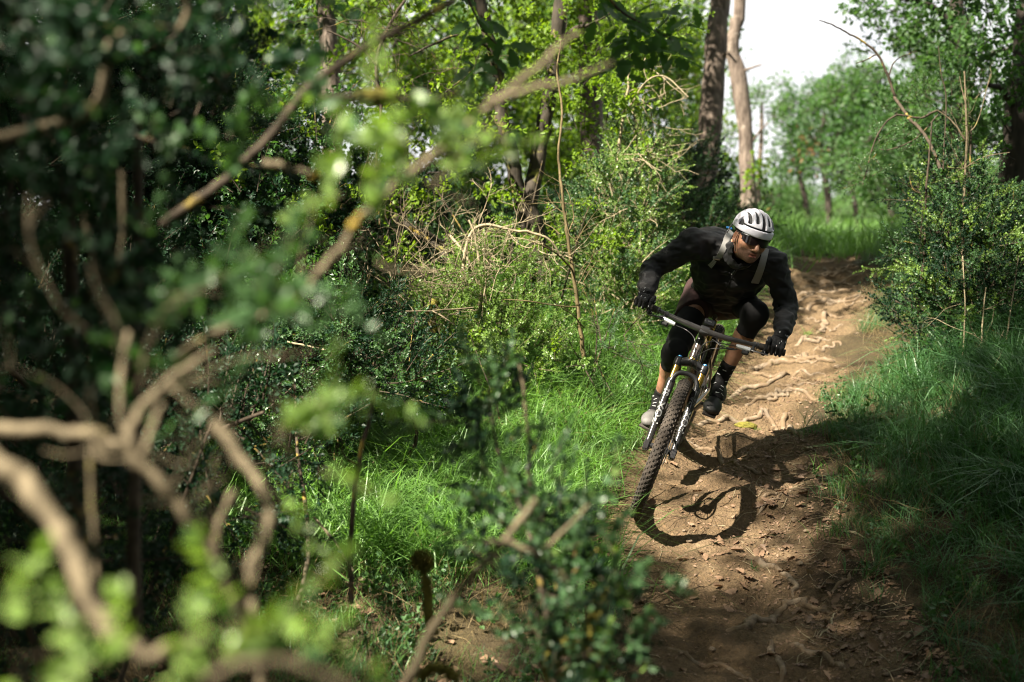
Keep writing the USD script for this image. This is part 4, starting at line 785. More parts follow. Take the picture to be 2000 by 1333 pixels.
yb = thing('box_bush', 'young upright box bush, blurred and blue-green, standing left of the wheel rut', 'bush')
P, D = fill([B(955, 790, 3.7, 26, 46, .06), B(955, 870, 3.7, 52, 46, .10), B(1000, 950, 3.5, 80, 50, .14), B(1040, 1010, 3.4, 100, 55, .16), B(1060, 1100, 3.4, 95, 60, .16), B(1080, 1190, 3.3, 95, 70, .16), B(1095, 1290, 3.3, 90, 70, .16), B(1150, 1120, 3.3, 55, 40, .10), B(905, 830, 3.7, 30, 20, .06)], 2100, 611, .2)
instances(yb, 'foliage', keys('boxbig'), [L_BOX_DARK, L_BOX], B_TWIG_DARK, P, D, np.random.default_rng(612).uniform(.45, .72, len(P)), 613, 'stuff')
for path, w in (([(1085, 1420, 3.3), (1080, 1280, 3.3), (1055, 1130, 3.35), (1020, 1000, 3.45), (975, 890, 3.6), (952, 760, 3.7)], (16, 5)), ([(1070, 1200, 3.3), (1120, 1120, 3.3), (1180, 1060, 3.25), (1235, 975, 3.2)], (8, 4))):
    obj('stem', limb(path, w, sides=8, jit=.2, seed=3), B_TWIG_DARK, yb, True)
leafy(yb, [(1215, 970, 3.0, 2, 16), (1180, 1060, 3.1, 3, 18), (1205, 1110, 3.1, 2, 14), (1240, 1160, 3.0, 1, 10), (1290, 1120, 2.6, 1, 6), (1205, 1240, 3.1, 3, 18), (1180, 1300, 3.0, 3, 20)], [L_BOX, L_BOX_NEW], B_TWIG, 614, budget=60)
for nm, lab, paths, m in (('bare_branch', 'pale blurred bare branch slanting up through the young box bush', [([(770, 1370, 2.6), (815, 1290, 2.6), (868, 1195, 2.6), (930, 1118, 2.6), (1000, 1040, 2.6), (1046, 975, 2.6)], (20, 12)), ([(945, 1062, 2.7), (1000, 1062, 2.7), (1060, 1090, 2.7), (1110, 1140, 2.7)], (13, 8)), ([(1060, 1075, 2.75), (1110, 1030, 2.75), (1150, 985, 2.75)], (9, 6))], B_TWIG),
                          ('dead_sapling', 'pale upright blurred stem in front of the sunlit grass', [([(1012, 700, 3.6), (1022, 760, 3.6), (1032, 850, 3.6), (1036, 960, 3.6)], (5, 7))], B_TWIG),
                          ('dead_sapling', 'dark brown upright stem in front of the grass left of the young box bush', [([(735, 755, 4.6), (715, 840, 4.6), (702, 905, 4.6), (690, 990, 4.6), (684, 1080, 4.6), (686, 1180, 4.6)], (8, 11)), ([(700, 910, 4.6), (672, 890, 4.55), (668, 860, 4.5)], (5, 3))], B_TWIG_DARK),
                          ('dead_sapling', 'thin straight pale stalk leaning across the turf at the lower left', [([(612, 1010, 5.4), (655, 1060, 5.4), (690, 1115, 5.4)], (5, 5))], B_DEAD)):
    stem_thing(nm, lab, 'branch' if 'branch' in nm else 'stem', paths, m, 7)
for lab, path, w in (('mossy broken stick with a round mossy head, standing in the leaf litter', [(846, 1240, 4.4), (836, 1190, 4.4), (834, 1150, 4.4), (828, 1115, 4.4)], (26, 9)), ('hook-shaped mossy stump at the bottom edge', [(1120, 1360, 3.6), (1088, 1330, 3.6), (1076, 1285, 3.6), (1100, 1262, 3.6), (1118, 1264, 3.6)], (34, 22)), ('tall pointed mossy stick at the bottom edge below the young box bush', [(1205, 1360, 3.3), (1170, 1310, 3.3), (1155, 1250, 3.3), (1165, 1200, 3.3), (1172, 1150, 3.3)], (40, 10)), ('dark mossy lump on the ground below the mossy broken stick', [(820, 1325, 4.1), (840, 1308, 4.1), (868, 1306, 4.1), (892, 1326, 4.1)], (20, 16))):
    t = thing('mossy_stick', lab, 'stick'); obj('stick', limb(path, w, sides=12, jit=.5, seed=int(path[0][0])), B_MOSS, t, True)
    p_ = spline(np.array([at(*a) for a in path]), 8); q = np.random.default_rng(int(path[0][0])); fz = []
    for _ in range(1100):
        c = p_[q.integers(0, len(p_))] if 'round' not in lab or q.random() < .4 else at(824, 1096, 4.4) + rdir(q) * .018; d_ = rdir(q); rr = np.mean(w) / 2 * path[0][2] / FOC; fz.append(leaf2(c + d_ * rr * .8, d_ + rdir(q) * .6, rdir(q), .016, .0035))
    if 'round' in lab:
        v, f = np.array(trimesh.creation.icosphere(3, 1).vertices), np.array(trimesh.creation.icosphere(3, 1).faces); obj('moss_head', (v * (1 + .6 * (meshkit.fbm(v * 3, 3, 6)[:, None] - .5)) * np.array([13, 11, 10]) * 4.4 / FOC + at(824, 1096, 4.4), f), B_MOSS, t, True)
    obj('moss_fringe', cat(fz), B_MOSS, t, False, kind='stuff')

# oak twigs hanging into the top of the frame
for lab, spots, tw in (('dark green oak twig hanging at the top in front of the forked oak', [(905, -20, 5.0), (935, 40, 5.0), (960, 80, 5.0), (985, 95, 5.0), (925, 130, 5.0)], [(880, -80, 5.0), (915, 0, 5.0), (945, 60, 5.0), (985, 100, 5.0)]),
                       ('broad oak twig hanging into the top of the picture left of the tall straight trunk', [(1185, 10, 5.0), (1225, 40, 5.0), (1265, 20, 5.1), (1300, 60, 5.1), (1330, 30, 5.1), (1320, 100, 5.1), (1245, 90, 5.0), (1285, 110, 5.1), (1205, 130, 5.2)], [(1150, -60, 5.0), (1205, 15, 5.0), (1260, 50, 5.05), (1325, 85, 5.1)])):
    t = thing('oak_twig', lab, 'twig'); q = np.random.default_rng(len(spots)); obj('twig', limb(tw, (7, 3), sides=6), B_TWIG_DARK, t, True)
    for (px, py, d) in spots:
        for _ in range(7):
            p = at(px + q.normal(0, 14), py + q.normal(0, 12), d + q.normal(0, .1)); obj('leaf', oak6(p, rdir(q) * np.array([1, .6, .5]) - np.array([0, 0, .45]), np.array([0, -.6, .8]) + rdir(q) * .7, q.uniform(.07, .105), q.uniform(.04, .055)), L_OAK_DARK, t, True)

# ------------------------------------------------------------------ tall trees to the left of the camera: their crowns shade the near half of the place
E1 = np.cross(SUN, [0, 0, 1.]); E1 /= np.linalg.norm(E1); E2 = np.cross(E1, SUN)
GAPS = [(1570, 1030, 6.8, -.26), (1760, 1060, 6.6, -.24), (1660, 1190, 6.2, -.27), (1400, 1230, 5.9, -.28), (700, 950, 6.6, .45), (800, 1000, 6.3, .32), (900, 890, 6.9, .35), (760, 1150, 5.9, .14), (640, 1210, 5.6, .12), (830, 1230, 5.5, .12), (880, 1130, 6, .1), (960, 540, 8.8, .8), (1030, 640, 8.5, .7), (1850, 120, 13.6, .8), (1760, 90, 14, .7), (1930, 180, 13, .7), (1900, 60, 13.5, .7), (1455, 330, 17, .6), (1445, 150, 17, .5), (1390, 250, 14.8, .4), (965, 560, 8.8, .50), (1000, 650, 8.6, .55), (930, 640, 8.7, .4), (1000, 740, 8.0, .5), (1130, 720, 8.2, .55), (1060, 800, 7.8, .35), (1180, 800, 7.6, .35), (740, 850, 7.1, .40), (660, 900, 6.8, .22), (860, 860, 7.0, .2), (1215, 420, 10, .55), (1200, 520, 9.9, .4),
        (820, 130, 9.8, .55), (930, 70, 10.4, .5), (1010, 130, 9.9, .3), (1150, 120, 10.4, .5), (1180, 230, 10.2, .35), (860, 230, 9.8, .4), (700, 60, 10, .35), (1080, 470, 8.5, .35), (1290, 690, 7.9, .2), (640, 110, 12.5, .4),
        (1500, 700, 9.6, .6), (1560, 650, 10.4, .5), (1440, 790, 8.5, .5), (1500, 610, 10.8, .45), (1530, 770, 8.8, .35), (1630, 590, 11.3, .25), (1560, 850, 7.9, .2), (1380, 920, 7.3, .06), (1440, 950, 7.25, -.05), (1330, 985, 7.05, .0), (1420, 870, 7.8, .1), (1195, 985, 6.9, .12),
        (1470, 425, 7.15, .14), (1310, 700, 7.3, .10), (1290, 800, 7.0, .10), (1700, 640, 9.6, .6), (1665, 720, 9.2, .5), (1680, 800, 8.6, .32), (1600, 700, 9.4, .5), (1830, 520, 9.0, .30), (1870, 400, 9.0, .35), (1885, 250, 8.9, .4), (1790, 640, 8.9, .2), (1740, 240, 9.4, .4),
        (790, 280, 2.15, .10), (740, 300, 2.1, .07), (850, 290, 2.2, .07), (690, 440, 2.2, .05), (60, 960, 1.7, .03), (200, 1220, 1.6, .04), (80, 845, 1.85, .05), (400, 1225, 1.5, .05), (540, 1245, 1.55, .05), (620, 910, 1.95, .045), (560, 1300, 1.35, .04), (160, 1310, 1.45, .05), (590, 560, 2.0, .05), (320, 760, 1.92, .04), (200, 120, 2.25, .04), (1010, 170, 2.3, .08), (500, 1150, 1.98, .035), (920, 860, 3.7, .1), (1180, 1050, 3.2, .1)]
GA = np.array([[*(lambda p: (p @ E1, p @ E2))(at(x_, y_, d)), R_] for x_, y_, d, R_ in GAPS])
q = np.random.default_rng(700)
cor = np.array([at(x_, y_, d) for d in (1.2, 13) for x_ in (-100, 2050) for y_ in (-60, 1400)]); ab = np.stack([cor @ E1, cor @ E2], 1); lo_, hi_ = ab.min(0), ab.max(0)
N_ = 14000; uv = q.uniform(lo_ - .6, [hi_[0] + .5, hi_[1] + 1.2], (N_, 2)); hgt = q.uniform(5.6, 9.5, N_)
tq = (hgt - (uv[:, 0] * E1[2] + uv[:, 1] * E2[2])) / SUN[2]; CP = uv[:, :1] * E1 + uv[:, 1:] * E2 + tq[:, None] * SUN
dg = np.hypot(uv[:, None, 0] - GA[None, :, 0], uv[:, None, 1] - GA[None, :, 1]) - GA[None, :, 2] * (.9 + .35 * (meshkit.noise(np.stack([uv[:, 0] * 2.2, uv[:, 1] * 2.2, 0 * uv[:, 0]], -1), 3)[:, None] - .5))
FORCE = [(1445, 500, 7.35, .26), (1350, 505, 7.4, .20), (1530, 560, 7.25, .20), (1420, 590, 7.5, .24), (1300, 560, 7.35, .16), (1380, 670, 7.1, .15), (1338, 750, 7.05, .13), (1340, 590, 7.6, .15), (1500, 640, 7.1, .12)]
FA = np.array([[*(lambda p: (p @ E1, p @ E2))(at(x_, y_, d)), R_] for x_, y_, d, R_ in FORCE])
keep = ((dg.min(1) > .36) | ((np.hypot(uv[:, None, 0] - FA[None, :, 0], uv[:, None, 1] - FA[None, :, 1]) - FA[None, :, 2]).min(1) < 0)) & (CP[:, 0] < 2.6)
X_, Y_, D_ = [np.array(v) for v in zip(*[pix(p) for p in CP])]
keep &= ~((D_ > .5) & (X_ > -80) & (X_ < 2080) & (Y_ > -160))
CP = CP[keep]
trunks = np.array([[-4.2, 1.2], [-5.6, 4.6], [-5.2, 8.2], [-5.8, 11.6], [-2.6, -2.4], [-1.2, -5.0]])
own = np.argmin(np.hypot(CP[:, None, 0] - trunks[None, :, 0], CP[:, None, 1] - trunks[None, :, 1]), 1)
for k, (x_, y_) in enumerate(trunks):
    if (own == k).sum() < 5: continue
    b = to_ground(x_, y_); c = CP[own == k]; m_ = c.mean(0); t = thing('shade_tree', 'tall leafy tree beside the camera whose crown dapples the trail', 'tree', 'shade trees beside the camera')
    s = spline([b, b + [0.05, .1, 2.2], b * .5 + np.array([m_[0], m_[1], 8.5]) * .5 - [0, 0, b[2] * .5 + .4], [m_[0] * .8 + x_ * .2, m_[1] * .8 + y_ * .2, 8.2]], 6)
    obj('trunk', tube(s, np.linspace(.20, .07, len(s)), 12, jit=.2, seed=k), B_PINE, t, True)
    tip = s[-4]
    for e in c[q.permutation(len(c))[:14]]:
        o = s[q.integers(len(s) - 9, len(s) - 1)]; obj('limb', tube(spline([o, (o + e) / 2 + [0, 0, .3], e], 5), np.linspace(.035, .008, 11), 6), B_PINE, t, True)
    instances(t, 'crown', keys('lobed'), [L_OAK_DARK, L_OAK], B_DARK, c, q.normal(0, .8, (len(c), 3)) + [0, 0, .35], q.uniform(1.0, 1.6, len(c)), 720 + k, 'stuff')

# the wood goes on behind and beside the camera and closes in most of the sky
q = np.random.default_rng(730); P = []
for cx, cy, rx, ry, h in ((-7, -3, 2.5, 3.0, 9), (-3.5, -7, 3, 2.5, 9), (1, -8.5, 3, 2.5, 8), (5, -7, 3, 2.5, 9), (7.5, -2.5, 2.5, 3, 9), (8.2, 3, 2.2, 3, 8), (8.8, 8, 2.2, 3, 8), (10.5, 13, 2.4, 3, 7), (-9.5, 3, 2.4, 3, 10), (-10, 9, 2.5, 3.5, 10), (-10, 15, 3, 3.5, 9)):
    n_ = 420; u = q.normal(size=(n_, 3)); u /= np.linalg.norm(u, axis=1)[:, None]; g0 = float(ground(cx, cy))
    p = u * np.array([rx, ry, h * .5]) * (.6 + .4 * q.random((n_, 1))) + [cx, cy, g0 + h * .48]; P.append(p[p[:, 2] > g0 + .1])
P.append(q.uniform([-7, -7, 6.0], [1.6, 2.6, 9.5], (1500, 3))); P.append(q.uniform([-3, -6, 3.2], [1.4, .2, 6.2], (420, 3)))
P = np.vstack(P); vis = np.zeros(len(P), bool)
for i_, p in enumerate(P):
    x_, y_, d = pix(p); vis[i_] = d > .3 and -150 < x_ < 2200 and -200 < y_ < 1500
P = P[~vis]; u_ = np.stack([P @ E1, P @ E2], 1); P = P[((np.hypot(u_[:, None, 0] - GA[None, :, 0], u_[:, None, 1] - GA[None, :, 1]) - GA[None, :, 2]).min(1) > .95) | ((P - CAM) @ SUN < 0)]
tag(instances(None, 'surrounding_wood', keys('far'), [L_OAK_DARK, L_FAR], B_DARK, P, q.normal(0, .8, (len(P), 3)) + [0, 0, .4], q.uniform(1.5, 2.4, len(P)), 731, 'stuff'), 'leafy wood closing in around the trail', 'wood')

# a far edge of woodland closes the view under the sky
q = np.random.default_rng(740); P = []
for k in range(34):
    d = q.uniform(42, 62); c = at(q.uniform(300, 2100), 0, d); c[2] = float(ground(c[0], c[1])) + q.uniform(0, .9); n_ = 40
    u = q.normal(size=(n_, 3)); u /= np.linalg.norm(u, axis=1)[:, None]; P.append(c + u * [q.uniform(1.6, 2.8), 1.5, q.uniform(.9, 1.7)] * q.uniform(.5, 1, (n_, 1)))
P = np.vstack(P); P = P[P[:, 2] > ground(P[:, 0], P[:, 1])]
tag(instances(None, 'far_woodland', keys('far'), [L_FAR], B_DARK, P, q.normal(0, .8, (len(P), 3)) + [0, 0, .4], q.uniform(1.3, 2.0, len(P)), 741, 'stuff'), 'hazy green edge of a wood far beyond the crest', 'wood')
# ------------------------------------------------------------------ the bicycle
RUBBER = plain('rubber', (.03, .024, .019), .85, var=.35, scale=60, bump=.5, bscale=300)
MUD_RUBBER = plain('muddy_rubber', (.027, .021, .0155), .95, var=.55, scale=26, bump=.6, bscale=250)
CARBON = plain('carbon_gloss', (.018, .017, .017), .22, var=.2, coat=.6)
CARBON_BROWN = plain('frame_paint', (.045, .033, .028), .2, var=.15, coat=.8)
BLACK_METAL = plain('black_metal', (.016, .016, .017), .35, var=.2)
GREY_METAL = plain('grey_metal', (.35, .34, .33), .3, metal=1, var=.15)
GOLD = plain('gold_anodised', (.50, .29, .06), .22, metal=1, var=.1)
SILVER = plain('silver_lever', (.50, .51, .52), .38, metal=.55, var=.05)
DECAL = plain('grey_decal', (.14, .145, .145), .45, var=.1)
BLUE = plain('blue_knob', (.05, .25, .62), .3, metal=.4, var=.05)
SADDLE = plain('saddle_cover', (.014, .014, .015), .5, var=.2, bump=.2)

def unit(v): v = np.asarray(v, float); return v / np.linalg.norm(v)
WC = at(1289, 877, 7.03)                                        # front axle
Wf = unit([-.24, -.945, -.21]); Wu = np.array([.352, 0, .936]); Wu = unit(Wu - Wf * (Wu @ Wf)); Wa = np.cross(Wf, Wu)   # forward, up in the wheel's plane, axle
if Wa[0] < 0: Wa = -Wa
bike = thing('mountain_bike', 'black mountain bike with gold fork tubes leaning into the turn under the rider', 'bicycle')

def revolve(profile, C, A, U, n=72):
    """profile: (radius, along the axle) pairs, closed."""
    p = np.asarray(profile, float); V = np.cross(A, U); th = np.arange(n) * 2 * PI / n
    d = np.cos(th)[:, None] * U + np.sin(th)[:, None] * V
    v = C + p[None, :, 0, None] * d[:, None] + p[None, :, 1, None] * A
    m = len(p); i, j = np.meshgrid(np.arange(n), np.arange(m), indexing='ij')
    f = np.stack([i * m + j, ((i + 1) % n) * m + j, ((i + 1) % n) * m + (j + 1) % m, i * m + (j + 1) % m], -1).reshape(-1, 4)
    return v.reshape(-1, 3), f

def cyl(a, b, r, r2=None, sides=14):
    return tube(np.array([a, b]), [r, r if r2 is None else r2], sides)

def wheel(name, C, A, U, rot_side=1):
    w = UsdGeom.Xform.Define(stage, numbered(f'{bike.GetPath()}/{name}')); w.loc = None
    ph = np.linspace(PI * .18, 2 * PI - PI * .18, 18) + PI
    prof = [(.337 + .0285 * math.cos(t), .030 * math.sin(t)) for t in np.linspace(-PI * .82, PI * .82, 18)] + [(.308, .012), (.308, -.012)]
    obj('tyre', revolve(prof, C, A, U, 96), MUD_RUBBER, w, 50)
    kn = []; V = np.cross(A, U)
    for row, (phi, n, sz) in enumerate(((-62, 78, (.0045, .0062)), (-37, 78, (.0042, .0055)), (-13, 78, (.0042, .006)), (13, 78, (.0042, .006)), (37, 78, (.0042, .0055)), (62, 78, (.0045, .0062)))):
        for k in range(n):
            th = (k + .5 * (row % 2)) / n * 2 * PI; rad = math.cos(th) * U + math.sin(th) * V; tg = -math.sin(th) * U + math.cos(th) * V
            p = math.radians(phi); nrm = math.cos(p) * rad + math.sin(p) * A; c = C + .337 * rad + .0275 * math.cos(p) * rad + .029 * math.sin(p) * A
            lat = np.cross(tg, nrm)
            base = np.array([[-1, -1], [1, -1], [1, 1], [-1, 1]]) * np.array([sz[0] * 1.15, sz[1] * 1.1])
            lo = c + base[:, :1] * lat + base[:, 1:] * tg; hi = c + nrm * .0046 + .78 * (base[:, :1] * lat + base[:, 1:] * tg)
            v = np.vstack([lo, hi]); f = np.array([[4, 5, 6], [4, 6, 7], [0, 1, 5], [0, 5, 4], [1, 2, 6], [1, 6, 5], [2, 3, 7], [2, 7, 6], [3, 0, 4], [3, 4, 7]])
            kn.append((v, f))
    obj('tread_knobs', cat(kn), MUD_RUBBER, w, False, kind='stuff')
    obj('rim', revolve([(.312, -.016), (.312, .016), (.303, .0165), (.288, .011), (.284, 0), (.288, -.011), (.303, -.0165)], C, A, U, 96), CARBON, w, 40)
    hub = [cyl(C - A * .05, C + A * .05, .014), cyl(C - A * .036, C - A * .030, .027), cyl(C + A * .030, C + A * .036, .027), cyl(C - A * .066, C + A * .066, .009)]
    obj('hub', cat(hub), BLACK_METAL, w, 40)
    sp = []
    for k in range(28):
        s = 1 if k % 2 else -1; th = k / 28 * 2 * PI; t2 = th + (.5 if (k // 2) % 2 else -.5)
        dr = lambda t: math.cos(t) * U + math.sin(t) * V
        sp.append(cyl(C + s * .033 * A + .026 * dr(t2 + .9 * (1 if (k // 2) % 2 else -1)), C + .287 * dr(th), .0011, sides=5))
    for k, s in enumerate(sp): obj('spoke', s, BLACK_METAL, w, False)
    rot = revolve([(.080, rot_side * .040), (.080, rot_side * .042), (.066, rot_side * .042), (.066, rot_side * .040)], C, A, U, 48)
    arms = [cyl(C + rot_side * .041 * A + .02 * (math.cos(t) * U + math.sin(t) * V), C + rot_side * .041 * A + .07 * (math.cos(t + .5) * U + math.sin(t + .5) * V), .003, sides=6) for t in np.arange(6) * PI / 3]
    obj('brake_disc', cat([rot] + arms), GREY_METAL, w, 40)
    return w

wheel('front_wheel', WC, Wa, Wu)
Hf = unit([-.285, -.935, -.205]); Hu = np.array([.345, 0, .94]); Hu = unit(Hu - Hf * (Hu @ Hf)); Ha = np.cross(Hf, Hu); Ha = Ha if Ha[0] > 0 else -Ha
RC = WC - 1.17 * Hf - .015 * Hu
wheel('rear_wheel', RC, Ha, Hu)

# fork: the legs run from the axle up to the crown
CROWN = at(1349, 716, 7.17); Sx = unit(CROWN - WC)                    # up along the steering axis
La = unit(Wa - Sx * (Wa @ Sx)); Lf = np.cross(La, Sx); Lf = Lf if Lf @ Wf > 0 else -Lf
fork = UsdGeom.Xform.Define(stage, numbered(f'{bike.GetPath()}/suspension_fork')); fork.loc = None
for s in (-1, 1):
    o = WC + s * .067 * La
    leg = [tube(np.array([o - Sx * .035, o - Sx * .02, o + Sx * .05, o + Sx * .12, o + Sx * .30, o + Sx * .355, o + Sx * .366]), [.012, .016, .0175, .0185, .0215, .0225, .019], 18)]
    leg.append(rbox(o - Sx * .004 + s * .004 * La, (.014, .017, .026), np.stack([La, Lf, Sx], 1)))
    obj('lower_leg', cat(leg), CARBON, fork, 40)
    obj('stanchion', cyl(o + Sx * .36, o + Sx * .445, .0172, sides=20), GOLD, fork, 40)
    txt = []
    for word, h0, hh in (('FOX', .105, .030), ('32', .262, .026)):
        t = meshkit.text_mesh(word, hh, .0012, bold=True); v = np.array(t.vertices)
        v[:, 1] -= hh / 2; wd = v[:, 0].max(); sc = (.125 if word == 'FOX' else .040) / wd
        al = h0 + v[:, 0] * sc; rr = .0228 if word == '32' else .0215; an = v[:, 1] / .021 + (.1 if s < 0 else -.15)
        side = np.cross(Sx, Lf); side = side if side @ La > 0 else -side
        # lettering wraps round the leg and reads upward
        q = o + al[:, None] * Sx + (rr + v[:, 2:] * .6) * (np.cos(an)[:, None] * Lf - np.sin(an)[:, None] * side)
        obj('lettering', (q, np.array(t.faces)), DECAL, fork, False)
    obj('crown_cap', tube(np.array([o + Sx * .438, o + Sx * .446, o + Sx * .475, o + Sx * .486]), [.019, .0225, .0225, .018], 18), BLACK_METAL, fork, 40)
    obj('adjuster_knob', tube(np.array([o + Sx * .486, o + Sx * .494, o + Sx * .497]), [.011, .011, .007], 12), BLUE, fork, 40)
arch = spline([WC + s * .066 * La + Sx * h + Lf * .016 for s, h in ((-1, .345), (-.93, .372), (-.62, .402), (0, .412), (.62, .402), (.93, .372), (1, .345))], 5)
obj('arch', tube(arch, .0125, 10), BLACK_METAL, fork, 50)
cr = spline([WC + s * .067 * La + Sx * h for s, h in ((-1, .458), (-.55, .472), (0, .486), (.55, .472), (1, .458))], 5)
obj('crown', tube(cr, [.018, .018, .019, .020, .021, .022, .023, .024, .026, .028, .030] + [.028, .026, .024, .023, .022, .021, .020, .019, .018, .018], 12), BLACK_METAL, fork, 50)

# frame
BAR = at(1376, 647, 7.12)
HT0, HT1 = WC + Sx * .492, WC + Sx * .60
BB = at(1338, 792, 7.72); SEAT = at(1403, 608, 7.86)
obj('head_tube', tube(np.array([HT0, HT0 + Sx * .02, HT1 - Sx * .02, HT1]), [.030, .027, .027, .029], 22), CARBON_BROWN, bike, 40)
obj('headset_ring', cyl(HT0 - Sx * .003, HT0 + Sx * .006, .0315, sides=24), GOLD, bike, 40)
obj('down_tube', tube(spline([HT0 + Sx * .02, HT0 - Hf * .12 - Sx * .035, BB + Hf * .15 + Hu * .06, BB], 5), np.linspace(.030, .026, 16), 16), CARBON_BROWN, bike, 50)
ST = BB * .4 + SEAT * .6
obj('top_tube', tube(spline([HT1 - Sx * .02, HT1 - Hf * .16 - Hu * .03, ST], 5), np.linspace(.024, .018, 11), 14), CARBON_BROWN, bike, 50)
obj('seat_tube', cyl(BB, ST + Hu * .02, .018), CARBON_BROWN, bike, 40)
obj('seat_post', cyl(ST, SEAT - Hu * .035, .0145, sides=16), GOLD, bike, 40)
for s in (-1, 1):
    obj('chain_stay', tube(spline([BB + s * .035 * Ha, BB * .5 + RC * .5 + s * .055 * Ha, RC + s * .066 * Ha], 5), .011, 10), CARBON_BROWN, bike, 50)
    obj('seat_stay', tube(spline([ST + s * .02 * Ha, ST * .5 + RC * .5 + s * .055 * Ha, RC + s * .066 * Ha], 5), .008, 10), CARBON_BROWN, bike, 50)
obj('bottom_bracket', cyl(BB - Ha * .045, BB + Ha * .045, .024), BLACK_METAL, bike, 40)
obj('chainring', revolve([(.066, .048), (.066, .052), (.045, .052), (.045, .048)], BB, -Ha, Hu, 48), GREY_METAL, bike, 40)
FOOT_L, FOOT_R = at(1275, 822, 7.60), at(1392, 796, 7.50)                                      # where the shoes press
for s, ft in ((-1, FOOT_L), (1, FOOT_R)):
    c0 = BB + s * .058 * Ha; ft_in = ft - s * .055 * Ha
    obj('crank_arm', tube(spline([c0, c0 * .5 + ft_in * .5 + s * .004 * Ha, ft_in], 4), [.017, .015, .014, .013, .013, .013, .013, .013, .014], 10, flat=.6), BLACK_METAL, bike, 50)
    obj('pedal', cat([rbox(ft, (.04, .030, .009), np.stack([Ha, Hf, Hu], 1)), cyl(ft - s * .06 * Ha, ft + s * .04 * Ha, .007)]), BLACK_METAL, bike, 40)
# saddle: nose forward, wider behind
sv = []
for i, t in enumerate(np.linspace(0, 1, 9)):
    w_ = .018 + .052 * sstep(.35, 1, t) + .006 * t; w_ *= (.55 if i == 0 else 1)
    hgt = .018 + .012 * sstep(.6, 1, t)
    for k in range(12):
        an = k / 12 * 2 * PI; sv.append(SEAT + Hf * (.14 - .26 * t) + Ha * w_ * math.cos(an) + Hu * (hgt * math.sin(an) * (1 if math.sin(an) > 0 else 1.3) + .012 * t))
i, j = np.meshgrid(np.arange(8), np.arange(12), indexing='ij')
sf = np.stack([i * 12 + j, (i + 1) * 12 + j, (i + 1) * 12 + (j + 1) % 12, i * 12 + (j + 1) % 12], -1).reshape(-1, 4)
sf = np.vstack([sf[:, [0, 1, 2]], sf[:, [0, 2, 3]], [[0, k + 1, k] for k in range(1, 11)], [[96, 96 + k, 96 + k + 1] for k in range(1, 11)]])
obj('saddle', (np.array(sv), sf), SADDLE, bike, 60)
obj('saddle_rails', cat([tube(spline([SEAT + Hf * .11 + s * .01 * Ha - Hu * .018, SEAT + Hf * .04 + s * .02 * Ha - Hu * .04, SEAT - Hf * .05 + s * .022 * Ha - Hu * .04, SEAT - Hf * .1 + s * .03 * Ha - Hu * .01], 4), .004, 8) for s in (-1, 1)] + [rbox(SEAT - Hu * .038, (.026, .02, .012), np.stack([Ha, Hf, Hu], 1))]), BLACK_METAL, bike, 40)
# cockpit
STEER = WC + Sx * .62
obj('stem', cat([tube(np.array([STEER - Sx * .02, STEER + Sx * .035]), [.021, .021], 18), tube(spline([STEER + Sx * .008, STEER * .5 + BAR * .5 + Sx * .006, BAR], 4), .019, 14), rbox(BAR - Hf * .004, (.026, .02, .021), np.stack([La, Lf, Sx], 1), .006)]), BLACK_METAL, bike, 40)
DEV = at(1386, 632, 7.20)
cp = obj('stem_mount', rbox(DEV, (.030, .018, .019), np.stack([La, Lf, Sx], 1), .006), BLACK_METAL, bike, 40)
obj('light_mark', rbox(DEV + Lf * .0186 + Sx * .002, (.010, .001, .0028), np.stack([La, Lf, Sx], 1), .0008), DECAL, cp, False)
hb = spline([at(*q) for q in ((1240, 586, 7.235), (1262, 596, 7.215), (1281, 605, 7.20), (1302, 614.5, 7.18), (1328, 626.5, 7.155), (1357, 639, 7.13), (1380, 648, 7.115), (1420, 661, 7.09), (1461, 671, 7.065), (1484, 677, 7.05), (1510, 684, 7.04), (1533, 690, 7.03))], 4)
u_ = np.abs(np.linspace(-1, 1, len(hb)))
obj('handlebar', tube(hb, .0115 + .0048 * (1 - sstep(.12, .5, u_)), 14), CARBON, bike, 50)
GL0, GL1, GR0, GR1 = at(1284, 606, 7.197), at(1240, 586, 7.235), at(1482, 676.5, 7.052), at(1534, 690, 7.03)
for p0, p1 in ((GL0, GL1), (GR0, GR1)):
    dr = unit(p1 - p0); L = np.linalg.norm(p1 - p0)
    gp = obj('grip', tube(np.array([p0, p0 + dr * .003, p0 + dr * (L - .003), p1]), [.0165, .0172, .0172, .015], 16), RUBBER, bike, 40)
    obj('clamp', cyl(p0 - dr * .012, p0 - dr * .001, .0178), BLACK_METAL, gp, 40)
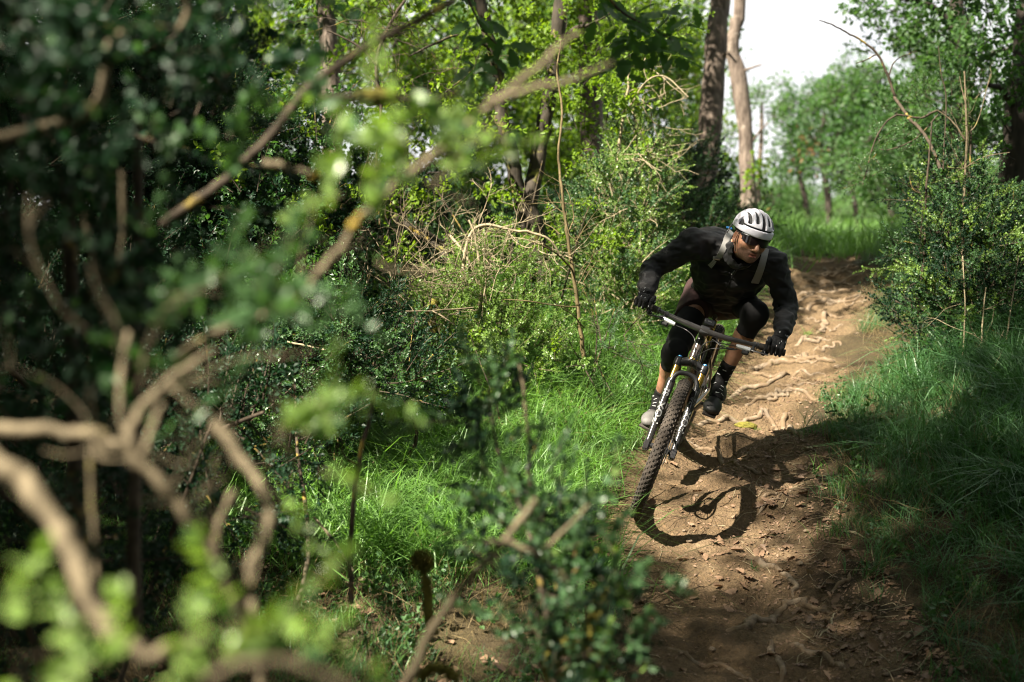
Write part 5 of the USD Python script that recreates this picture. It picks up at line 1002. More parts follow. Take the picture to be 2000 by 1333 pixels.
def lever(name, a, b, tip, bulge):
    """A master cylinder body from a to b below the bar, and the blade reaching out to tip in front of the grip."""
    m = UsdGeom.Xform.Define(stage, numbered(f'{bike.GetPath()}/brake_lever')); m.loc = None
    ax = unit(b - a); R = frame(ax, Sx)
    L = np.linalg.norm(b - a)
    import manifold3d as m3
    pts = []
    for t, hx, hy in ((0, .0085, .008), (.25, .0105, .0095), (.8, .011, .009), (1, .007, .007)):
        for sx_ in (-1, 1):
            for sy_ in (-1, 1):
                for e in (.55, 1): pts.append(a + ax * L * t + R[:, 0] * sx_ * hx * e + R[:, 1] * sy_ * hy * (1.55 - e))
    h = m3.Manifold.hull_points(np.array(pts)).to_mesh()
    obj('body', (np.array(h.vert_properties[:, :3]), np.array(h.tri_verts)), SILVER, m, 30)
    obj('blade', tube(spline([b, b + bulge, tip], 5), np.linspace(.0062, .0045, 11), 8, flat=.7), BLACK_METAL, m, 50)
    obj('pivot', rbox(b, (.011, .010, .010), R, .004), BLACK_METAL, m, 40)
    mid = a * .35 + b * .65
    near = hb[np.argmin(np.linalg.norm(hb - b, axis=1))]
    obj('bar_clamp', cat([cyl(near - unit(GR1 - GR0) * .008, near + unit(GR1 - GR0) * .008, .0165), rbox(near * .5 + b * .5, (.006, .006, .014), frame(near - b), .003)]), BLACK_METAL, m, 40)
    obj('shifter_pod', rbox(mid - Sx * .018 - Lf * .006, (.018, .013, .010), R[:, [2, 0, 1]], .006), BLACK_METAL, m, 40)
lever('left', at(1318, 634, 7.12), at(1292, 621, 7.145), at(1266, 615, 7.12), Lf * .02 - Sx * .006)
lever('right', at(1438, 676, 7.03), at(1469, 685, 7.01), at(1500, 694, 6.96), Lf * .02 - Sx * .008)
for pts in ([(1436, 676, 7.03), (1415, 672, 7.02), (1396, 667, 7.03), (1376, 672, 7.0), (1362, 690, 7.03), (1359, 715, 7.06)],
            [(1434, 681, 7.03), (1412, 681, 7.0), (1388, 682, 7.02), (1364, 694, 7.08), (1345, 706, 7.15)],
            [(1320, 636, 7.12), (1342, 646, 7.1), (1357, 664, 7.03), (1358, 700, 7.02), (1362, 735, 7.03), (1352, 790, 6.99), (1322, 862, 6.98)],
            [(1436, 684, 7.03), (1425, 683, 7.01), (1410, 678, 7.0), (1392, 664, 7.05), (1388, 676, 7.14)],
            [(1400, 662, 7.1), (1405, 672, 7.02), (1428, 682, 7.0), (1440, 683, 7.02)]):
    obj('brake_cable', tube(spline([at(*q) for q in pts], 7), .0024, 7), BLACK_METAL, bike, 60)
# ------------------------------------------------------------------ the rider
CLOTH = plain('black_cloth', (.0075, .0075, .0085), .7, var=.25, scale=14, bump=.3, bscale=420, sheen=.03, spec=.3)
GLOVE = plain('black_knit', (.014, .014, .015), .85, var=.3, scale=60, bump=.5, bscale=500, sheen=.03, spec=.25)
PAD = plain('knee_pad_cloth', (.006, .006, .0065), .8, var=.2, scale=30, bump=.3, bscale=500, spec=.25)
SHORT = plain('maroon_cloth', (.034, .0155, .015), .8, var=.18, scale=12, bump=.25, bscale=420, sheen=.05, spec=.3)
SKIN = M('skin', {'g': ('geometry', {}), 'n': ('noise_texture', {'scale': 38.0, 'detail': 4.0}), 'r': ('rgb_ramp', {'ramp': [(.3, (.30, .150, .092)), (.7, (.38, .20, .125))]}),
                  'n2': ('noise_texture', {'scale': 500.0, 'detail': 2.0}), 'b': ('bump', {'strength': .25, 'distance': .001}),
                  'p': ('principled_bsdf', {'roughness': .48, 'subsurface_weight': .12, 'subsurface_scale': .004, 'specular_ior_level': .45})},
         [('g.position', 'n.vector'), ('n.fac', 'r.fac'), ('r.color', 'p.base_color'), ('g.position', 'n2.vector'), ('n2.fac', 'b.height'), ('b.normal', 'p.normal')], 'p.BSDF')
STUBBLE = plain('stubble', (.14, .074, .048), .7, var=.3, scale=160, bump=.4, bscale=600)
LIP = plain('lip', (.36, .13, .10), .4, var=.1)
HELMET = plain('helmet_shell', (.50, .50, .565), .34, var=.04, coat=.15)
FOAM = plain('helmet_foam', (.012, .012, .013), .7, var=.3)
LENS = plain('dark_lens', (.012, .008, .009), .08, var=.1, coat=.5)
STRAP = M('webbing', {'g': ('geometry', {}), 'c': ('wave_texture', {'scale': 150.0, 'distortion': 3.0, 'bands_direction': 'diagonal'}), 'r': ('rgb_ramp', {'ramp': [(.2, (.13, .13, .127)), (.8, (.27, .27, .26))]}), 'p': ('principled_bsdf', {'roughness': .75})},
          [('g.position', 'c.vector'), ('c.fac', 'r.fac'), ('r.color', 'p.base_color')], 'p.BSDF')
SHOE_GREY = plain('dusty_shoe', (.085, .082, .078), .7, var=.25, scale=40, bump=.3)
SHOE_BLACK = plain('black_shoe', (.018, .018, .018), .5, var=.4, scale=40, bump=.3)
WHITE_MARK = plain('reflective_mark', (.55, .56, .57), .5, var=.1)

def sd_cone(P, a, b, ra, rb):
    ab = b - a; t = np.clip(((P - a) @ ab) / (ab @ ab), 0, 1)
    return np.linalg.norm(P - a - t[:, None] * ab, axis=1) - (ra + (rb - ra) * t)
def sd_ell(P, c, R, rad):
    q = (P - c) @ R; rad = np.asarray(rad); k0 = np.linalg.norm(q / rad, axis=1); k1 = np.linalg.norm(q / rad ** 2, axis=1)
    return k0 * (k0 - 1) / np.maximum(k1, 1e-9)
def sd_box(P, c, R, h, r=0.0):
    q = np.abs((P - c) @ R) - (np.asarray(h) - r)
    return np.linalg.norm(np.maximum(q, 0), axis=1) + np.minimum(q.max(1), 0) - r
def smin(a, b, k):
    h = np.clip(.5 + .5 * (b - a) / k, 0, 1); return b * (1 - h) + a * h - k * h * (1 - h)
def smax(a, b, k): return -smin(-a, -b, k)
def chain(P, pts, rad, k=.03):
    d = None
    for i in range(len(pts) - 1):
        e = sd_cone(P, pts[i], pts[i + 1], rad[i], rad[i + 1]); d = e if d is None else smin(d, e, k)
    return d

def nets(fn, lo, hi, h):
    """Naive surface nets of the signed distance fn(points) over a box: a closed quad mesh."""
    lo, hi = np.asarray(lo, float), np.asarray(hi, float); n = np.ceil((hi - lo) / h).astype(int) + 1
    ax = [lo[k] + h * np.arange(n[k]) for k in range(3)]
    P = np.stack(np.meshgrid(*ax, indexing='ij'), -1).reshape(-1, 3)
    D = np.concatenate([fn(P[i:i + 400000]) for i in range(0, len(P), 400000)]).reshape(n)
    S = D < 0; c = [m - 1 for m in n]
    acc = np.zeros(c + [3]); cnt = np.zeros(c)
    def sl(o): return tuple(slice(o[k], o[k] + c[k]) for k in range(3))
    cor = [np.array(o) for o in np.ndindex(2, 2, 2)]
    for A_ in cor:
        for k in range(3):
            if A_[k]: continue
            B_ = A_.copy(); B_[k] = 1
            da, db = D[sl(A_)], D[sl(B_)]; x_ = S[sl(A_)] != S[sl(B_)]
            t = np.where(x_, da / np.where(x_, da - db, 1), 0)
            off = np.broadcast_to(A_.astype(float), c + [3]).copy(); off[..., k] += t
            acc += off * x_[..., None]; cnt += x_
    act = cnt > 0; ids = -np.ones(c, int); ids[act] = np.arange(act.sum())
    idx = np.argwhere(act)
    V = lo + h * (idx + acc[act] / cnt[act][:, None]); F = []
    for k in range(3):
        a_, b_ = (k + 1) % 3, (k + 2) % 3
        s0 = [slice(None)] * 3; s1 = [slice(None)] * 3; s0[k] = slice(0, n[k] - 1); s1[k] = slice(1, n[k])
        e = np.argwhere(S[tuple(s0)] != S[tuple(s1)]); inside = S[tuple(s0)][tuple(e.T)]
        ok = (e[:, a_] > 0) & (e[:, b_] > 0) & (e[:, a_] < n[a_] - 1) & (e[:, b_] < n[b_] - 1); e, inside = e[ok], inside[ok]
        q = []
        for da, db in ((0, 0), (-1, 0), (-1, -1), (0, -1)):
            w = e.copy(); w[:, a_] += da; w[:, b_] += db; q.append(ids[tuple(w.T)])
        q = np.stack(q, 1); q[~inside] = q[~inside][:, ::-1]; F.append(q)
    F = np.vstack(F); F = F[(F >= 0).all(1)]
    return V, np.vstack([F[:, [0, 2, 1]], F[:, [0, 3, 2]]])[:, ::-1] if False else np.vstack([F[:, [0, 1, 2]], F[:, [0, 2, 3]]])

def outward(m):
    t = trimesh.Trimesh(*m, process=False)
    return (m[0], m[1][:, ::-1]) if t.volume < 0 else m
HEADBOX = lambda a, b: [hp(*[(a, b)[i][k] for k, i in enumerate(o)]) for o in np.ndindex(2, 2, 2)]
def sdf(fn, pts, pad, h):
    pts = np.asarray(pts); return outward(nets(fn, pts.min(0) - pad, pts.max(0) + pad, h))

# joints, from the picture and a depth each
sL, sR = at(1354, 476, 7.40), at(1510, 514, 7.33)
eL, eR = at(1273, 528, 7.47), at(1537, 606, 7.36)
wL, wR = at(1260, 573, 7.265), at(1527, 652, 7.10)
neck0, Hc = at(1428, 492, 7.44), at(1468, 462, 7.17)
chest, belly = at(1424, 532, 7.52), at(1408, 572, 7.70)
hipL, hipR = at(1370, 572, 7.80), at(1440, 584, 7.82)
kL, kR = at(1318, 690, 7.47), at(1476, 614, 7.44)
aL, aR = at(1288, 782, 7.72), at(1404, 748, 7.62)
LAT = unit(sR - sL)
hm = unit([.22, -.93, -.27]); hu = np.array([.245, 0, 1.]); hu = unit(hu - hm * (hu @ hm)); hx = np.cross(hm, hu); hx = hx if hx[0] > 0 else -hx
HR = np.stack([hx, hm, hu], 1)                       # head: right of picture, face, crown
def hp(x, y, z): return Hc + HR @ np.array([x, y, z])

def head_sdf(P):
    E = lambda c, r, R=HR: sd_ell(P, hp(*c), R, r)
    d = E((0, -.012, .022), (.076, .096, .090))
    d = smin(d, E((0, .020, -.040), (.063, .068, .066)), .035)
    d = smin(d, E((0, .034, -.088), (.046, .046, .034)), .035)                       # jaw
    d = smin(d, E((0, .066, -.104), (.022, .020, .017)), .022)                       # chin
    for s in (-1, 1):
        d = smin(d, E((s * .044, .050, -.036), (.022, .024, .019)), .022)            # cheekbone
        d = smin(d, E((s * .030, .076, .008), (.026, .012, .009)), .014)             # brow
        d = smax(d, -E((s * .031, .090, -.014), (.015, .011, .010)), .012)           # eye socket
        d = smin(d, E((s * .012, .088, -.052), (.009, .011, .008)), .008)            # nostril
        d = smin(d, sd_ell(P, hp(s * .077, -.012, -.024), HR @ Rot.from_euler('z', s * 18, degrees=True).as_matrix(), (.008, .020, .033)), .008)   # ear
        d = smax(d, -E((s * .083, -.008, -.022), (.006, .010, .018)), .006)
    d = smin(d, sd_cone(P, hp(0, .084, -.004), hp(0, .108, -.046), .008, .0125), .014)   # nose
    d = smin(d, E((0, .080, -.070), (.024, .012, .009)), .010)                       # mouth area
    d = smin(d, E((0, .087, -.0705), (.019, .006, .0045)), .005)
    d = smin(d, E((0, .083, -.0875), (.017, .008, .006)), .006)
    d = smax(d, -E((.002, .094, -.0785), (.015, .012, .0042)), .003)                 # parted lips
    return d

hipc = (hipL + hipR) / 2
def body_sdf(P):
    d = sd_cone(P, hp(0, -.02, -.06), neck0, .058, .066)
    for s in (-1, 1):
        d = smin(d, sd_cone(P, hipc + s * .05 * LAT, chest + s * .06 * LAT, .085, .092), .05)
        d = smin(d, sd_cone(P, chest + s * .06 * LAT, neck0 + s * .05 * LAT, .092, .06), .05)
    for pts, r in (((neck0, sL, eL, wL), (.06, .052, .039, .026)), ((neck0, sR, eR, wR), (.06, .052, .039, .026)),
                   ((hipL, kL), (.08, .05)), ((hipR, kR), (.08, .05))):
        d = smin(d, chain(P, pts, r), .03)
    for k_, a_, ft in ((kL, aL, FOOT_L), (kR, aR, FOOT_R)):
        calf = k_ * .68 + a_ * .32 - Hf * .022
        d = smin(d, chain(P, (k_, calf, a_), (.047, .050, .033)), .02)
        d = smin(d, sd_cone(P, a_, ft + Hu * .035 + Hf * .05, .034, .022), .02)
    return d
person = thing('person', 'cyclist in black jacket, pale ribbed helmet and dark glasses crouched over the handlebar', 'person')
allj = [sL, sR, eL, eR, wL, wR, Hc + hu * .12, Hc - hu * .12 + hm * .1, hipL, hipR, kL, kR, aL, aR, FOOT_L, FOOT_R, chest]
bodym = sdf(body_sdf, allj, .10, .0085)
headm = sdf(lambda P: (lambda d: np.minimum(d, smin(d, sd_cone(P, hp(0, -.02, -.06), neck0, .058, .066), .03)))(head_sdf(P)), HEADBOX((-.09, -.11, -.13), (.09, .12, .12)) + [neck0], .03, .0035)
# the body is one skin: below the neck coarse, from the neck up fine
bv, bf = bodym; keep = ~(((bv[bf].mean(1) - hp(0, 0, -.12)) @ hu) > -.02)
hv_, hf_ = headm
obj('body', cat([(bv, bf[keep]), headm]), SKIN, person, True)
hv = (hv_ - Hc) @ HR
# stubble shadow of the beard follows the jaw a hair's breadth above the skin
jaw = hv[hf_].mean(1); ok = (jaw[:, 2] < -.055) & (jaw[:, 1] > .02) & (np.abs(jaw[:, 0]) < .06) & ~((np.abs(jaw[:, 2] + .0785) < .010) & (np.abs(jaw[:, 0]) < .02) & (jaw[:, 1] > .07)) & ~((jaw[:, 1] > .095))
vn = np.array(trimesh.Trimesh(hv_, hf_, process=False).vertex_normals)
obj('beard_stubble', (hv_ + vn * .0008, hf_[ok]), STUBBLE, person, True)
ok = (np.abs(jaw[:, 2] + .0785) < .0115) & (np.abs(jaw[:, 0]) < .020) & (jaw[:, 1] > .078)
obj('lips', (hv_ + vn * .0007, hf_[ok]), LIP, person, True)

def wrinkle(P, amp, sc=26, seed=0):
    return amp * (meshkit.fbm(P * np.array([sc, sc, sc * 1.2]), 3, seed) - .5) * 2
def ridge(P, sc, seed):
    return 1 - np.abs(2 * meshkit.fbm(P * np.array([sc, sc * .8, sc * 1.5]), 2, seed) - 1) * 2.4
def jacket_sdf(P):
    d = None
    for s in (-1, 1):
        e = smin(sd_cone(P, hipc + s * .045 * LAT + Hf * .03, chest + s * .075 * LAT, .105, .112), sd_cone(P, chest + s * .075 * LAT, neck0 + s * .07 * LAT, .112, .075), .05)
        d = e if d is None else smin(d, e, .05)
    d = smin(d, sd_cone(P, at(1384, 480, 7.58), at(1470, 500, 7.55), .100, .090), .07)    # hunched upper back
    for s_, e_, w_ in ((sL, eL, wL), (sR, eR, wR)):
        arm = chain(P, (neck0 * .35 + s_ * .65, s_, e_), (.070, .072, .056), .03)
        fore = chain(P, (e_, e_ * .5 + w_ * .5, w_ + (w_ - e_) * .08), (.056, .050, .037), .02)
        d = smin(d, smin(arm, fore, .02), .04)
    d = smin(d, sd_cone(P, neck0 + hu * .0, hp(0, -.035, -.112), .078, .070), .03)          # stand-up collar
    d = d - .012 * (ridge(P, 9, 3) - .45) - .007 * (ridge(P, 21, 5) - .45) + wrinkle(P, .002, 60, 7)
    d = np.maximum(d, -sd_cone(P, hp(0, -.015, -.10), hp(0, .03, .0), .060, .085))
    d = np.maximum(d, -sd_ell(P, hp(0, .075, -.10), HR, (.062, .062, .045)))
    hem = (P - (hipc + Hf * .02)) @ unit(belly - hipc + Hu * .12 + Hf * .4)
    d = smax(d, -(hem + .055), .01)
    for e_, w_ in ((eL, wL), (eR, wR)):
        ax = unit(w_ - e_); cut = (P - (w_ + ax * .022)) @ ax
        d = np.where(np.linalg.norm(P - w_, axis=1) < .09, np.maximum(d, cut), d)
    return d
jm = sdf(jacket_sdf, [sL, sR, eL, eR, wL, wR, hipL, hipR, chest, at(1400, 440, 7.6)], .12, .0075)
jk = obj('jacket', jm, CLOTH, person, True)

def shorts_sdf(P):
    d = smin(sd_ell(P, hipc, np.stack([LAT, Hf, np.cross(LAT, Hf)], 1), (.165, .135, .13)), 9, .01)
    for h_, k_, m_ in ((hipL, kL, .66), (hipR, kR, .42)):
        end = h_ * (1 - m_) + k_ * m_
        d = smin(d, sd_cone(P, h_, end + (end - h_) * .1, .098, .079), .04)
        ax = unit(k_ - h_); cut = (P - end) @ ax
        d = np.where((P - h_) @ ax > .12, np.maximum(d, cut), d)
    return d + wrinkle(P, .005, 18, 9)
obj('shorts', sdf(shorts_sdf, [hipL, hipR, hipL * .4 + kL * .6, hipR * .5 + kR * .5], .15, .008), SHORT, person, True)
for h_, k_, a_, m_ in ((hipL, kL, aL, .40), (hipR, kR, aR, .34)):
    top, mid, low = h_ * (1 - m_) + k_ * m_, k_ + Hf * .012, k_ * .72 + a_ * .28
    def knee(P):
        d = chain(P, (top, k_ * .8 + h_ * .2, k_, low), (.076, .066, .060, .054), .03)
        d = smin(d, sd_ell(P, mid, np.stack([Ha, Hf, Hu], 1), (.060, .055, .072)), .03)
        d = np.maximum(d, (P - low) @ unit(a_ - k_)); d = np.maximum(d, -(P - top) @ unit(k_ - h_))
        return d + wrinkle(P, .003, 30, 13)
    obj('knee_pad', sdf(knee, [top, k_, low], .09, .007), PAD, person, True)

def dashes(mesh, n, size, view, seed, along, region=None, off=.0012):
    """Small printed dashes lying on a garment, on the side seen from view."""
    v, f = mesh; t = trimesh.Trimesh(v, f, process=False); c = t.triangles_center; nn = t.face_normals
    ok = (nn @ view > .25)
    if region is not None: ok &= region(c)
    ids = np.flatnonzero(ok); r = np.random.default_rng(seed); r.shuffle(ids); out, used = [], []
    for k in ids:
        if len(out) >= n: break
        if used and np.min(np.linalg.norm(np.array(used) - c[k], axis=1)) < size[0] * 1.55: continue
        used.append(c[k]); a_ = along - nn[k] * (along @ nn[k]); R = frame(nn[k], a_)
        out.append(rbox(c[k] + nn[k] * off, (size[0] / 2, size[1] / 2, .0009), R, .0004))
    return cat(out)

for k_, a_, ft, shoe, lab in ((kL, aL, FOOT_L, SHOE_GREY, 'dusty grey shoe'), (kR, aR, FOOT_R, SHOE_BLACK, 'black muddy shoe')):
    top = k_ * .30 + a_ * .70 if ft is FOOT_R else k_ * .22 + a_ * .78
    def sock(P):
        d = chain(P, (top, a_, ft + Hu * .055), (.041, .0385, .037), .02)
        return np.maximum(d, -(P - top) @ unit(a_ - k_))
    sm = sdf(sock, [top, a_, ft + Hu * .05], .06, .006)
    so = obj('sock', sm, PAD, person, True)
    obj('dash_pattern', dashes(sm, 16, (.020, .0042), -FWD, 4, RIGHT * .96 - UP * .25), WHITE_MARK, so, False, kind='stuff')
    toe = unit(Hf * .95 - Hu * .06 + (0 if ft is FOOT_R else -.12) * Ha); upv = unit(Hu - toe * (Hu @ toe)); lat_ = np.cross(toe, upv)
    F0 = ft + upv * .018
    def shoe_sdf(P):
        d = sd_cone(P, F0 - toe * .10 + upv * .026, F0 + toe * .045 + upv * .014, .038, .040)
        d = smin(d, sd_ell(P, F0 + toe * .075 + upv * .012, np.stack([lat_, toe, upv], 1), (.046, .060, .032)), .03)
        d = smin(d, sd_cone(P, F0 - toe * .075 + upv * .03, a_ - upv * .005, .040, .040), .03)
        d = smax(d, -((P - F0) @ upv + .012), .008)
        return smax(d, -sd_ell(P, a_ + upv * .03, np.stack([lat_, toe, upv], 1), (.033, .038, .04)), .008)
    shm = sdf(shoe_sdf, [F0 - toe * .14, F0 + toe * .14, a_], .06, .006)
    sh = obj('shoe', shm, shoe, person, True, label=lab)
    obj('sole', cat([rbox(F0 + toe * t - upv * .0165, (.036 + .008 * (0 < t < .08), .0135, .007), np.stack([lat_, toe, upv], 1), .004) for t in np.linspace(-.115, .115, 9)]), RUBBER, sh, 40)
    for t in (.045, .0, -.035):
        pts = spline([F0 + toe * t + upv * (.0 + .040 - .10 * t) * 1.05 + lat_ * q * .045 - upv * abs(q) * .020 for q in (-1, -.5, 0, .5, 1)], 3)
        obj('lace_strap', tube(pts + upv * .004, .006, 8, flat=.5), SHOE_BLACK, sh, 50)

# gloves: palm on the grip, four fingers folded over its front, thumb under it
for side, g0, g1, w_ in ((-1, GL0, GL1, wL), (1, GR0, GR1, wR)):
    ax = unit(g1 - g0); fw = unit(Lf - ax * (Lf @ ax)); up_ = np.cross(ax, fw); up_ = up_ if up_[2] > 0 else -up_
    gc = g0 + ax * .080
    ring = lambda t, deg, r: gc + ax * t + r * (math.cos(math.radians(deg)) * fw + math.sin(math.radians(deg)) * up_)
    fingers = []
    for k, (t, rr, L) in enumerate(((-.032, .0098, 1.0), (-.011, .0102, 1.06), (.010, .0100, 1.02), (.030, .0090, .92))):
        if k == 0:                                                     # first finger reaches the brake blade
            pts = [ring(t, 118, .046), ring(t - .006, 72, .050), ring(t - .010, 18, .050), ring(t - .012, -28, .044)]
        else:
            pts = [ring(t, 122, .044), ring(t, 66, .041 * L), ring(t, 5, .034 * L), ring(t, -62, .030)]
        fingers.append((pts, (rr * 1.18, rr * 1.08, rr, rr * .86)))
    thumb = ([ring(-.030, 168, .040), ring(-.044, 205, .034), ring(-.050, 262, .030), ring(-.050, 300, .031)], (.015, .0125, .0115, .010))
    back = ring(0, 150, .050)
    def glove(P):
        d = chain(P, (w_, back + (w_ - back) * .35), (.033, .030), .02)
        for t, (pts, r) in zip((-.032, -.011, .010, .030), fingers):
            d = smin(d, sd_cone(P, w_ * .55 + back * .45 + ax * t * .6, pts[0], .021, .0165), .014)
        for pts, r in fingers + [thumb]:
            d = smin(d, chain(P, pts, r, .006), .005)
        d = smin(d, sd_cone(P, w_ * .5 + back * .5 - ax * .02, thumb[0][0], .019, .016), .012)
        return d + wrinkle(P, .0012, 60, 17)
    gm = sdf(glove, [w_, back] + [q for pts, _ in fingers + [thumb] for q in pts], .05, .0036)
    go = obj('glove', gm, GLOVE, person, True)
    obj('dash_pattern', dashes(gm, 15, (.010, .0022), -FWD, 6, fw * .3 - up_), WHITE_MARK, go, False, kind='stuff')
    obj('cuff', tube(np.array([w_ + (w_ - back) * .12, w_ - (w_ - back) * .30]), [.038, .036], 16), GLOVE, go, 40)

# lettering at the end of the left sleeve
def on_surface(mesh, px, py, rad=5):
    v = mesh[0]; q = v - CAM; d = q @ FWD; X = 1000 + FOC * (q @ RIGHT) / d; Y = 666.5 - FOC * (q @ UP) / d
    near = np.hypot(X - px, Y - py); ok = near < rad
    k = np.flatnonzero(ok)[np.argmin(d[ok])] if ok.any() else np.argmin(near)
    return at(px, py, d[k])
t = meshkit.text_mesh('GORE-TEX', .008, .001, bold=True); v = np.array(t.vertices)
dia = trimesh.creation.cylinder(.0065, .0012, sections=4); v = np.vstack([v + [.014, 0, 0], np.array(dia.vertices) + [.006, .004, 0]]); f = np.vstack([t.faces, dia.faces + len(t.vertices)])
A_, B_ = on_surface(jm, 1520.5, 649), on_surface(jm, 1538, 659)
tx_ = unit(B_ - A_); nrm_ = unit(-FWD - tx_ * (-FWD @ tx_)); ty_ = np.cross(nrm_, tx_)
bend = lambda x: 0 * x
q = A_ + (v[:, :1] * .82) * tx_ + v[:, 1:2] * ty_ * .9 + (v[:, 2:] + .006) * nrm_
obj('sleeve_lettering', (q, f), WHITE_MARK, jk, False)
# zip pull and seams on the chest
zc = on_surface(jm, 1432, 533); obj('front_zip', tube(spline([on_surface(jm, *q_) for q_ in ((1452, 520), (1440, 528), (1430, 542), (1420, 560), (1412, 578))], 5) - FWD * .002, .0028, 6), GREY_METAL if False else PAD, jk, 60)
obj('zip_pull', rbox(zc - FWD * .004, (.003, .002, .014), frame(UP * .8 + RIGHT * .6), .001), GREY_METAL, jk, False)

# helmet: a ribbed shell over a dark liner
def helm(P):
    q = (P - hp(0, -.012, .036)) @ HR
    return q, sd_ell(P, hp(0, -.012, .036), HR, (.100, .130, .103))
def shell(P):
    q, d = helm(P); x_, y_, z_ = q.T
    d = np.maximum(d, -(d + .016))
    rim = -.012 + .10 * np.clip(-y_ + .02, 0, 1) * .12 - .010 * np.clip(y_ / .13, 0, 1)
    d = smax(d, rim - z_, .004)
    el = np.degrees(np.arctan2(z_ - .002, y_ + .0))                       # 0 at the brow, 90 at the top, 180 behind
    xs = x_ / np.sqrt(np.maximum(1 - (z_ / .125) ** 2 * .55, .15))
    for x0, w, lo_, hi_ in ((0, .0105, 10, 170), (-.0335, .0095, 22, 150), (.0335, .0095, 22, 150), (-.064, .0090, 20, 130), (.064, .0090, 20, 130), (-.0875, .008, 12, 70), (.0875, .008, 12, 70), (-.088, .007, 95, 150), (.088, .007, 95, 150)):
        sx_ = np.abs(xs - x0) - w; se = np.maximum(lo_ - el, el - hi_) * .0018
        d = smax(d, -smax(sx_, se, .006), .003)
    gr = np.maximum(np.abs(z_ - (.020 + .0)) - .0042, np.maximum(-y_ + .035, d + .0) * 0 - .001 + np.maximum(.03 - y_, 0))
    gr = np.maximum(gr, np.abs(x_) - .078)
    return smax(d, -gr, .002)
hmesh = sdf(shell, HEADBOX((-.1, -.15, -.02), (.1, .13, .14)), .01, .0034)
hel = obj('helmet', hmesh, HELMET, person, True, label='pale lilac grey ribbed helmet')
def liner(P):
    q, d = helm(P); d = d + .013
    return np.maximum(smax(d, -.030 - q[:, 2], .004), -sd_ell(P, hp(0, -.012, .024), HR, (.077, .098, .088)))
obj('helmet_liner', sdf(liner, HEADBOX((-.1, -.15, -.02), (.1, .13, .14)), .01, .006), FOAM, hel, True)
obj('helmet_pad', cat([tube(spline([hp(x0, .060, .086), hp(x0, .035, .101), hp(x0, .0, .112)], 3), .010, 8, flat=.6) for x0 in (-.033, 0, .033)]), STRAP, hel, True)
for s in (-1, 1):
    obj('helmet_strap', tube(spline([hp(s * .078, .012, .008), hp(s * .083, .012, -.04), hp(s * .066, .02, -.09)], 4), .0045, 6, flat=.35), FOAM, hel, True)
# glasses: a wrapped lens under a half frame
th = np.radians(np.linspace(-68, 68, 25)); top_ = .016 - .004 * np.abs(th); bot_ = -.030 + .017 * np.exp(-(th / .16) ** 2) + .012 * sstep(.5, 1.2, np.abs(th))
gl = []
for rr in (0, .0022):
    for tz in (top_, top_ * .4 + bot_ * .6, bot_):
        gl.append(np.stack([hp((.079 + rr) * math.sin(a_), .020 + (.079 + rr) * math.cos(a_) + .004, zz) for a_, zz in zip(th, tz)]))
n = len(th); gv = np.vstack(gl); gf = []
for r0, r1, fl in ((0, 1, 1), (1, 2, 1), (3, 4, 0), (4, 5, 0), (0, 3, 0), (2, 5, 1)):
    for i in range(n - 1):
        q_ = [r0 * n + i, r0 * n + i + 1, r1 * n + i + 1, r1 * n + i]; gf.append(q_[::-1] if fl else q_)
glasses = obj('sunglasses', (gv, np.array(gf)), LENS, person, 60)
obj('glasses_frame', cat([tube(gl[3], .0032, 6)] + [tube(spline([hp(s * .078, .045, .010), hp(s * .080, .0, .008), hp(s * .079, -.03, -.004)], 4), .003, 6) for s in (-1, 1)] + [rbox(hp(s * .076, .052, .008), (.005, .006, .008), HR, .002) for s in (-1, 1)]), BLACK_METAL, glasses, 40)

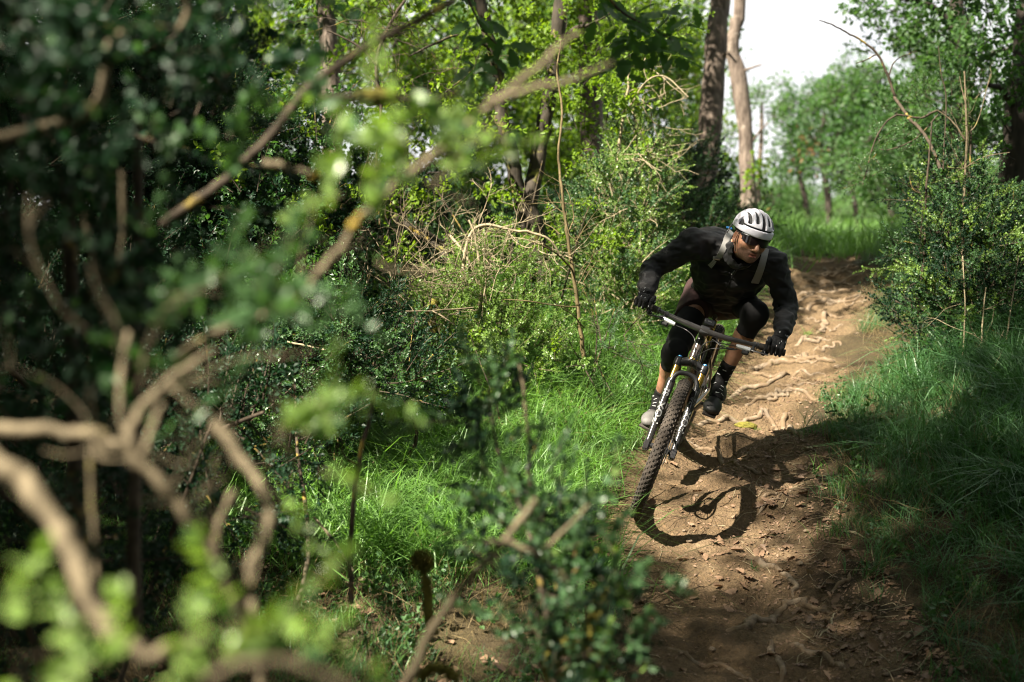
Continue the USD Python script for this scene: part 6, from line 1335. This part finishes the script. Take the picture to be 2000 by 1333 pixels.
# pack on the back, with its two grey shoulder straps
pack = thing('backpack', 'small black backpack with grey webbing straps over the shoulders of the cyclist', 'backpack')
pc = at(1405, 492, 7.82); PR = np.stack([LAT, unit(chest - hipc), np.cross(LAT, unit(chest - hipc))], 1)
def packf(P):
    q = (P - pc) @ PR
    return sd_box(P, pc, PR, (.11, .15, .055), .045) + wrinkle(P, .005, 20, 23)
obj('bag', sdf(packf, [pc - .2, pc + .2], .05, .009), PAD, pack, True)
def ribbon(path, w, name, m=STRAP):
    c = spline([on_surface(jm, *q) for q in path], 5); c = c - FWD * .006
    for _ in range(3): c[1:-1] = (c[:-2] + c[1:-1] * 2 + c[2:]) / 4
    t_ = np.gradient(c, axis=0); t_ /= np.linalg.norm(t_, axis=1)[:, None]
    s_ = np.cross(t_, -FWD); s_ /= np.linalg.norm(s_, axis=1)[:, None]; n_ = np.cross(s_, t_)
    w = np.broadcast_to(np.asarray(w, float), (2,)); ww = np.linspace(w[0], w[1], len(c))[:, None] / 2
    L_ = len(c); v = np.vstack([c - s_ * ww, c + s_ * ww, c + s_ * ww + n_ * .004, c - s_ * ww + n_ * .004, ]); f = []
    for i in range(L_ - 1):
        for a_, b_ in ((0, 1), (1, 2), (2, 3), (3, 0)): f.append([a_ * L_ + i, b_ * L_ + i, b_ * L_ + i + 1, a_ * L_ + i + 1])
    return obj(name, (v, np.array(f)), m, pack, 40)
ribbon([(1427, 452), (1421, 464), (1413, 484), (1404, 503)], (.036, .028), 'shoulder_strap')
ribbon([(1496, 486), (1491, 506), (1484, 530), (1474, 553)], (.030, .040), 'shoulder_strap')
bk = on_surface(jm, 1399, 505); obj('buckle', rbox(bk - FWD * .009, (.019, .006, .009), np.stack([unit(RIGHT - UP * .1), -FWD, UP], 1), .003), GREY_METAL, pack, False)
ribbon([(1396, 509), (1391, 516), (1386, 521)], (.020, .026), 'strap_tail')
b2 = on_surface(jm, 1424, 446); obj('blue_clip', rbox(b2 - FWD * .006, (.017, .005, .006), np.stack([unit(RIGHT - UP * .25), -FWD, UP], 1), .003), BLUE, pack, False)
ho = at(1403, 446, 7.46); obj('drinking_hose', tube(spline([at(1432, 436, 7.42), at(1426, 444, 7.40), at(1419, 456, 7.39), at(1412, 470, 7.38)], 5), .004, 8), BLACK_METAL, pack, 50)
